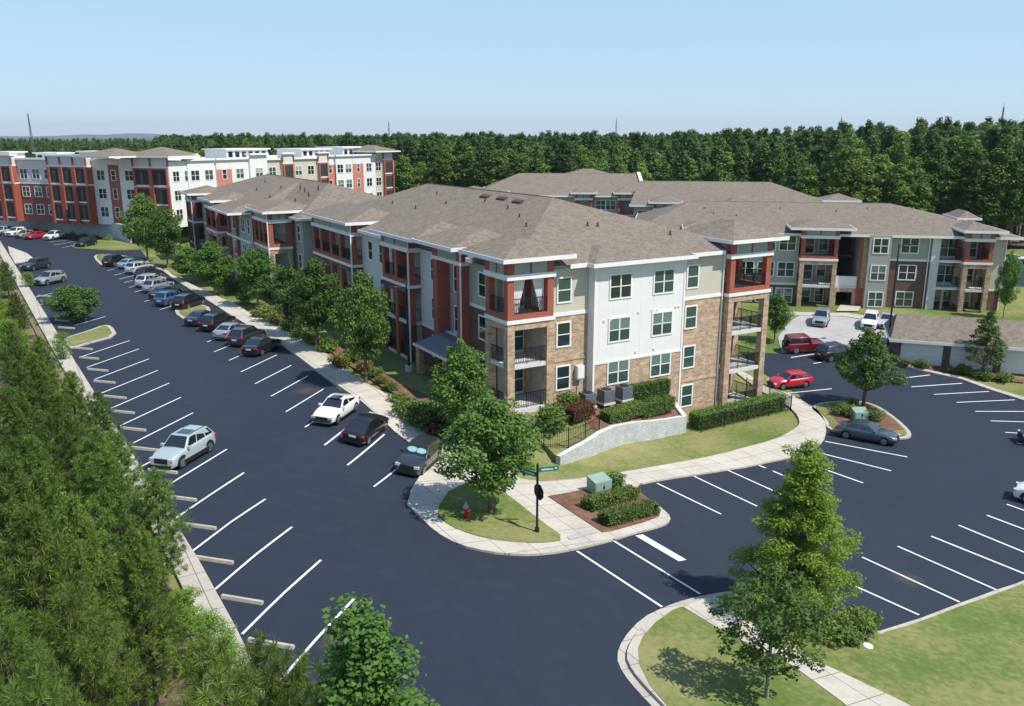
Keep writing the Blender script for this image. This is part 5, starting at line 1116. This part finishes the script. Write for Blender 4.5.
row = [('suv','mint_silver',(184,449),HB,'mint silver suv with black roof rack parked alone in the left stalls',dict(rack=True, sunroof=True)),
 ('sedan','white',(336,409),HB,'white sedan with a sunroof beside the black sedan near the walk',dict(sunroof=True)),
 ('sedan','black',(365,427),HD,'glossy black sedan tail out between the white sedan and the sunshade suv',{}),
 ('suv','charcoal',(418,457),HB,'charcoal suv with pale blue sunshade behind its windshield',dict(shade=True)),
 ('sedan','navy',(203,318),HD,'navy car mostly hidden behind the black suv after the grass island',{}),
 ('suv','black',(218,322),HD,'black suv second in the row after the grass island',{}),
 ('sedan','silver',(232,331),HD,'silver sedan between the two black suvs near the grass island',{}),
 ('suv','charcoal',(247,336),HD,'charcoal suv parked between the silver and black sedans',{}),
 ('sedan','black',(262,346),HD,'black sedan last in the row with red tail lamps showing',{}),
 ('suv','black',(116,261),HD,'black suv first behind the far kerb island',{}),
 ('sedan','light_blue',(131,264),HD,'light blue car next to the first black suv of the far row',{}),
 ('suv','pearl',(139,268),HD,'pearl white suv in the far row beside a light blue car',{}),
 ('suv','charcoal',(149,274),HD,'dark grey suv in the middle of the far row',{}),
 ('suv','pearl',(150.5,281),HD,'pale hatchback suv nose in beside the silver one in the far row',{}),
 ('suv','silver',(158,286),HD,'silver suv with red tail lamps in the far row',{}),
 ('sedan','navy',(165.5,293),HD,'dark navy car half hidden by the blue suv in the far row',{}),
 ('suv','blue',(171,298.5),HD,'blue suv near the end of the far row under a tree',{}),
 ('suv','black',(189,302),HD,'black suv at the very end of the far row in tree shade',{}),
 ('suv','charcoal',(36,265),HB,'dark suv furthest up the left stalls beside the pale paving',{}),
 ('suv','silver',(50,279),HB,'silver suv parked in the left stalls behind the bushy tree',{}),
 ('suv','white',(54,236),HB+.1,'white suv nearest the stripes in the row under the brick complex',{}),
 ('sedan','crimson',(35,236),HB+.1,'dark red car in the row under the brick complex',{}),
 ('sedan','silver',(25,234.5),HB+.1,'silver car beside the red one under the brick complex',{}),
 ('suv','white',(16,232.5),HB+.1,'white suv second from the frame edge under the brick complex',{}),
 ('suv','pearl',(3,231.5),HB+.1,'pale suv at the frame edge under the brick complex',{}),
 ('suv','black',(86,243),HB+.1,'black suv alone beside the far green verge',{}),
 ('jeep','maroon',(803,345),None,'maroon boxy jeep with a spare wheel on its back',{}),
 ('suv','black',(836,352),None,'black suv half hidden behind the island tree',{}),
 ('hatch','crimson',(790,380),None,'bright red hatchback beside the right balcony tower',dict()),
 ('sedan','slate',(867,433),None,'blue grey sedan parked nose out by the kerb island',{}),
 ('suv','silver',(821,318),None,'silver blue suv facing out on the pale concrete court',{}),
 ('suv','white',(870,321),None,'white suv facing out on the pale concrete court',{}),
 ('sedan','pearl',(887,321),None,'pale car behind the lamp post on the concrete court',{}),
 ('suv','black',(1052,437),None,'dark car nose just inside the right frame edge',{}),
 ('suv','white',(1054,496),None,'white car nose at the right frame edge',{}),
 ('sedan','white',(1010,259),None,'white car on the distant access road by the wood',{}),
 ('sedan','navy',(1034,262),None,'dark car beside the white one on the distant road',{})]
def hd2(a, c_): a, c_ = TP(*a), TP(*c_); return math.atan2(c_.y-a.y, c_.x-a.x)
hh = {(803,345): hd2((790,352),(824,350)), (836,352): hd2((813.5,364),(836,360.5)), (790,380): hd2((831.6,389.3),(784.4,394)), (867,433): hd2((825,442),(907.4,457.7)), (821,318): hd2((826,311),(818,328)),
      (870,321): hd2((876,313),(867,331)), (887,321): hd2((887,314),(878,332)), (1052,437): hd2((1060,436.5),(1005,433)), (1054,496): hd2((1090,510),(1005,492)), (1010,259): 2.9, (1034,262): 2.9}
cars = []
for kd, pc, q_, hdg, lb, kw in row:
    c_ = cp(*q_, h=.6 if kd != 'sedan' else .5); cars.append((c_, lb)); car(kd, pc, c_, hh.get(q_, hdg) if hdg is None else hdg, lb, **kw)
for i in range(len(cars)):
    for j in range(i):
        d_ = cars[i][0]-cars[j][0]
        if abs(d_.x*math.sin(HD)-d_.y*math.cos(HD)) < 2.1 and abs(d_.x*math.cos(HD)+d_.y*math.sin(HD)) < 4.8: print('CLOSE', cars[i][1], '|', cars[j][1], round(d_.length, 2))
# ------------------------------------------------------------------ near pines and the wood
PC = [pine_meshes(9, 2.5, 120+i, whorl=.38, dens=1.15, nneed=52, tuft=.19, wid=.0048) for i in range(2)]
PN = [pine_meshes(9, 2.5, 100+i, whorl=.40, dens=.95, nneed=34, tuft=.25, wid=.010) for i in range(4)]
def top_at(x, y, zt, pair, Hm, label, name='pine_tree', group=None, wide=1., cat='tree', minh=2.5):
    p = G(x, y, zt); zb = terr(p.x, p.y); h = max(minh, zt-zb)
    return plant_tree(pair, name, (p.x, p.y, zb), (h/Hm*wide if h > 6 else (.66+.05*h/Hm)*wide, h/Hm), None, label, cat, group, .03)
pn = [(4,262,4.),(14,292,4.2),(38,338,4.6),(10,325,5.4),(70,372,5.2),(33,352,6.),(97,394,5.0),(58,398,6.6),(12,388,7.),(112,430,5.2),(88,432,7.),(35,440,7.8),(3,455,8.),(150,470,5.4),(70,500,8.),(20,520,8.6),(136,530,6.6),(52,590,9.2),(5,610,9.6),
      (30,680,10.2)]
for k, (x, y, z_) in enumerate(pn): top_at(x, y, z_, PN[k % 4] if y < 560 else PC[k % 2], 9, 'bushy young pine on the slope below the long left kerb', group='pines on the left slope', wide=random.uniform(.74, .98)*(.85 if y > 480 else 1))
for k, (x, y, z_, w_) in enumerate([(206,640,9.4,.8),(232,662,9.6,.8),(262,640,9.8,.7),(292,645,10.2,.7),(334,652,10.8,.55),(215,690,10.2,.8)]):
    top_at(x, y, z_, PC[(k+1) % 2], 9, 'young pine with its top at the bottom edge of the picture', group='pines at the foot of the view', wide=w_)
TB = tree_meshes('cone', 12, 2.6, 3.5, 330, .38, 400, .06, 'leaf_street', 71, 'pale_bark', .1, 60, flat=.8)
top_at(392, 604, 12.2, TB, 12, 'bright broadleaved tree whose crown rises into the bottom edge', 'broadleaf_tree', wide=1.4)
VB = tree_meshes('round', 5, 1.9, .6, 60, .6, 170, .12, 'leaf_bright', 74, 'bark', .07, 10)
for k, (x, y, z_, lb) in enumerate([(30,470,6.,'light green broadleaved sapling among the left pines'),(205,610,2.2,'low leafy bush beside the kerb wall near the bare path'),(182,585,2.,'leafy bush between pines and bare soil path'),(222,640,3.,'leafy bush under the bottom pines by the kerb'),(60,330,2.5,'light bush beside the kerb wall further up'),(28,275,1.5,'small bush at the far end of the kerb wall')]):
    top_at(x, y, z_, VB, 5, lb, 'leafy_bush', wide=.8, cat='bush', minh=2.)
for k in range(26):
    v = 2+k*4.6+random.uniform(-1, 1); x, y = wxy(ucurb(v)-random.uniform(3, 5.2), v); s = random.uniform(.55, .8)
    plant_tree(VB, 'leafy_bush', (x, y, terr(x, y)-.6), (s*1.1, s), None, 'light green leafy bush along the outer foot of the kerb wall', 'bush', 'bushes along the kerb wall')
# low undergrowth on the slope
global_rng = np.random.default_rng(5); rng = global_rng; P = []
for _ in range(1500):
    v = rng.uniform(-40, 125); s = rng.uniform(2.6, 14); 
    if 2.8 < s-1.2*math.sin(v*.2) < 5.0 and v < -10 and rng.random() < .9: continue
    x, y = wxy(ucurb(v)-s, v); r = rng.uniform(.2, .55); n = 26; d = rng.normal(size=(n, 3)); d /= np.linalg.norm(d, axis=1)[:, None]; d[:, 2] = abs(d[:, 2])*.7; P.append(np.array([x, y, terr(x, y)])+d*r)
V_, F_ = leaves(np.concatenate(P), .17); tag(put('undergrowth', npmesh('undergrowth', V_, F_, ['leaf_shrub'])), kind='stuff')
# wood
PF = []
for i in range(3): PF.append(tree_meshes('pinecrown', 21.5, 2.9, 8.0, 105, 1.05, 85, .42, 'forest_pine', 200+i, 'pale_bark', .22, 8))
for i in range(3): PF.append(tree_meshes('egg', 19.5, 3.5, 4.0, 110, 1.15, 90, .42, 'forest_leaf' if i < 2 else 'forest_light', 210+i, 'bark', .24, 8))
kn = ['tall dark pine in the wood behind the apartment blocks']*3+['lighter broadleaved tree in the wood behind the apartment blocks']*3
r2 = random.Random(3); placed = 0; cells = []
def front(px_):   # distance of the edge of the wood along each picture column
    if px_ < 150: return 262
    if px_ < 395: return 262-(px_-150)*.12
    if px_ < 480: return 200
    if px_ < 840: return 186-(px_-480)*.09
    return 150
def fz(px_, Y):
    t = sm((px_-640)/400); return -3.9+3.5*t
spots = []
x = -10.
while x < 1045:
    Yf = front(x)
    for rj in range(7):
        Y = Yf+rj*6.5+r2.uniform(-2.5, 2.5); spots.append((Y, x+r2.uniform(-6, 6)+rj*7, Y, rj))
    x += 3.7*F/(Yf*CP+3)*.86
spots.sort(key=lambda q: q[0]/(1)); spots = spots[:292]
for _, x_, Y, rj in spots:
    k = Y*CP+18*SP; X = (x_-512)/F*k; i = r2.choice((0,0,1,1,2,2,3,4,5) if r2.random() < .8 else (3,4,5)); s = r2.uniform(.86, 1.04)
    if rj == 0 and x_ > 800: i = r2.choice((3, 4, 3, 4, 5))
    s *= .97; s = (s*r2.uniform(1.0, 1.4), s*r2.choice((1, 1, .97, .9, .82)))
    plant_tree(PF[i], 'pine_tree' if i < 3 else 'woodland_tree', (X, Y, fz(x_, Y)), s, None, kn[i], 'tree', 'pines of the wood' if i < 3 else 'broadleaved trees of the wood')
# the wood behind, one object instanced over points
pts = []
for _ in range(8500):
    x_ = r2.uniform(-140, 1160); Yf = front(x_)+ (34 if x_ > 395 else 0); Y = Yf+(r2.random()**1.7)*900
    k = Y*CP+18*SP; X = (x_-512)/F*k; pts.append((X, Y, fz(x_, Y)+ (0 if x_ > 395 else -.5)-(3 if x_ < 160 else 0)))
me = bpy.data.meshes.new('forest'); me.from_pydata(pts, [], []); me.materials.append(M['forest_pine']); fo = put('forest', me); tag(fo, kind='stuff')
ng = bpy.data.node_groups.new('scatter', 'GeometryNodeTree'); ng.interface.new_socket('Geometry', in_out='INPUT', socket_type='NodeSocketGeometry'); ng.interface.new_socket('Geometry', in_out='OUTPUT', socket_type='NodeSocketGeometry')
gi = ng.nodes.new('NodeGroupInput'); go = ng.nodes.new('NodeGroupOutput'); m2p = ng.nodes.new('GeometryNodeMeshToPoints'); iop = ng.nodes.new('GeometryNodeInstanceOnPoints'); jn = ng.nodes.new('GeometryNodeJoinGeometry')
crowns = {}
for o in COL.objects:
    if o.name.startswith('crown') and o.data in [p[1] for p in PF] and o.data.name not in crowns: crowns[o.data.name] = o
for o in list(crowns.values()):
    oi = ng.nodes.new('GeometryNodeObjectInfo'); oi.inputs['Object'].default_value = o; oi.inputs['As Instance'].default_value = True; oi.transform_space = 'ORIGINAL'
    ng.links.new(oi.outputs['Geometry'], jn.inputs[0])
iop.inputs['Pick Instance'].default_value = True
ri = ng.nodes.new('FunctionNodeRandomValue'); ri.data_type = 'FLOAT_VECTOR'; ri.inputs[0].default_value = (0,0,0); ri.inputs[1].default_value = (0,0,6.28)
rs = ng.nodes.new('FunctionNodeRandomValue'); rs.data_type = 'FLOAT'; rs.inputs[2].default_value = .76; rs.inputs[3].default_value = 1.06; rs.inputs['Seed'].default_value = 4
ng.links.new(gi.outputs[0], m2p.inputs[0]); ng.links.new(m2p.outputs[0], iop.inputs['Points']); ng.links.new(jn.outputs[0], iop.inputs['Instance']); ng.links.new(ri.outputs[0], iop.inputs['Rotation']); ng.links.new(rs.outputs[1], iop.inputs['Scale']); ng.links.new(iop.outputs[0], go.inputs[0])
md = fo.modifiers.new('scatter', 'NODES'); md.node_group = ng
# distant hills and thin masts on the skyline
mb = MB(); n = 60; hs_ = []
for i in range(n+1):
    a = -1.0+i*2.0/n; Y = 6800; X = math.tan(a*.62)*Y; h = 22+18*math.sin(i*.7+1)-1.1*i+8*math.sin(i*1.9); hs_.append((X, Y, max(8, h)))
for i in range(n):
    a, c_ = hs_[i], hs_[i+1]; mb.faces([(a[0],a[1]-900,-12),(c_[0],c_[1]-900,-12),(c_[0],c_[1],c_[2]),(a[0],a[1],a[2]),(a[0],a[1]+900,-12),(c_[0],c_[1]+900,-12)], [(0,1,2,3),(3,2,5,4)], 'hill_far')
struct(mb.build('hills', smooth=True))
def mast(x, ytop, Y, label, r=.35, lean=0):
    k = Y*CP; X = (x-512)/F*k; zt_ = CH+ray(x, ytop)[2]/ray(x, ytop)[1]*Y; e = empty('lattice_mast', (X, Y, -2), 0, label, 'mast'); mb = MB()
    h = zt_+2
    for a, c_ in ((-1,-1),(1,-1),(1,1),(-1,1)): mb.tube([(a*r*2, c_*r*2, 0), (a*r*.35+lean, c_*r*.35, h)], [r*.3, r*.22], 'steel', 4)
    for i in range(12): t0, t1 = i/12, (i+1)/12; w0, w1 = r*(2-1.65*t0), r*(2-1.65*t1); sgn = 1 if i % 2 else -1; mb.tube([(-w0*sgn+lean*t0,-w0,h*t0),(w1*sgn+lean*t1,-w1,h*t1)], [r*.15]*2, 'steel', 4); mb.tube([(-w0*sgn+lean*t0,w0,h*t0),(w1*sgn+lean*t1,w1,h*t1)], [r*.15]*2, 'steel', 4)
    mb.build('lattice', e); mb = MB(); mb.cyl((lean,0,h), r*.2, h*.04, 'steel', 6); mb.build('tip', e)
mast(32, 114, 330, 'tall dark mast rising left above the brick complex', .3, -.5); mast(389, 123, 420, 'thin mast above the wood near the end of the white complex', .45); mast(616, 120, 420, 'small mast tip above the middle of the wood', .4)
mast(840, 118, 330, 'thin mast tip above the wood behind the court block', .3); mast(1000, 107, 260, 'mast tip above the tallest pines at the right', .3)
# ------------------------------------------------------------------ haze, sky, sun, camera
mh = bpy.data.materials.new('haze'); mh.use_nodes = True; nt = mh.node_tree; nt.nodes.remove(nt.nodes['Principled BSDF']); pv = nt.nodes.new('ShaderNodeVolumePrincipled')
pv.inputs['Color'].default_value = (.86, .92, 1, 1); pv.inputs['Density'].default_value = HAZE; pv.inputs['Anisotropy'].default_value = .2; nt.links.new(pv.outputs[0], nt.nodes['Material Output'].inputs['Volume']); M['haze'] = mh
if HAZE > 0: mb = MB(); mb.box(-9300, 9300, -600, 9300, -14, 130, 'haze'); tag(mb.build('haze'), kind='stuff')
SAZ, SEL = math.radians(-30), math.radians(55)   # sun direction, math angle from +x and elevation
sd = Vector((math.cos(SEL)*math.cos(SAZ), math.cos(SEL)*math.sin(SAZ), math.sin(SEL)))
ld = bpy.data.lights.new('sun', 'SUN'); ld.energy = 4.2; ld.angle = math.radians(.53); ld.color = (1, .95, .87); lo = bpy.data.objects.new('sun', ld); COL.objects.link(lo); lo.rotation_euler = sd.to_track_quat('Z', 'Y').to_euler()
w = bpy.data.worlds.new('World'); scn.world = w; w.use_nodes = True; nt = w.node_tree; bg = nt.nodes['Background']; sk = nt.nodes.new('ShaderNodeTexSky'); sk.sky_type = 'NISHITA'; sk.sun_disc = False
sk.sun_elevation = SEL; sk.sun_rotation = math.radians(90)-SAZ; sk.air_density = 1.0; sk.dust_density = SKYDUST; sk.ozone_density = 1.6; hz_ = nt.nodes.new('ShaderNodeHueSaturation'); hz_.inputs['Saturation'].default_value = 1.0
gm = nt.nodes.new('ShaderNodeMix'); gm.data_type = 'RGBA'; gm.blend_type = 'MULTIPLY'; gm.inputs[0].default_value = 1; gm.inputs[7].default_value = SKYT
nt.links.new(sk.outputs[0], gm.inputs[6])
tc = nt.nodes.new('ShaderNodeTexCoord'); sx = nt.nodes.new('ShaderNodeSeparateXYZ'); nt.links.new(tc.outputs['Generated'], sx.inputs[0])
sc_ = nt.nodes.new('ShaderNodeMath'); sc_.operation = 'MULTIPLY'; sc_.inputs[1].default_value = 1.0; nt.links.new(sx.outputs[2], sc_.inputs[0])
rp = ramp(nt, sc_.outputs[0], [(0, (.54, .75, .93)), (.14, (.48, .735, .94)), (.6, (.22, .38, .68))])
vs = nt.nodes.new('ShaderNodeVectorMath'); vs.operation = 'SCALE'; vs.inputs['Scale'].default_value = 4.9; nt.links.new(rp, vs.inputs[0])
mm = nt.nodes.new('ShaderNodeMix'); mm.data_type = 'RGBA'; mm.inputs[0].default_value = .85; nt.links.new(gm.outputs[2], mm.inputs[6]); nt.links.new(vs.outputs[0], mm.inputs[7]); nt.links.new(mm.outputs[2], bg.inputs[0]); bg.inputs[1].default_value = SKYS; nt.nodes.remove(hz_)
cd = bpy.data.cameras.new('camera'); cd.lens = F/1024*36; cd.sensor_width = 36; cd.clip_end = 20000; cd.clip_start = .3; co = bpy.data.objects.new('camera', cd); COL.objects.link(co); co.location = (0, 0, CH); co.rotation_euler = (math.radians(90)-PIT, 0, 0); scn.camera = co
scn.view_settings.view_transform = 'Standard'; scn.view_settings.look = 'None'; scn.view_settings.gamma = 1; scn.view_settings.exposure = EXPO
scn.cycles.max_bounces = 6; scn.cycles.transparent_max_bounces = 8; scn.cycles.volume_bounces = 0
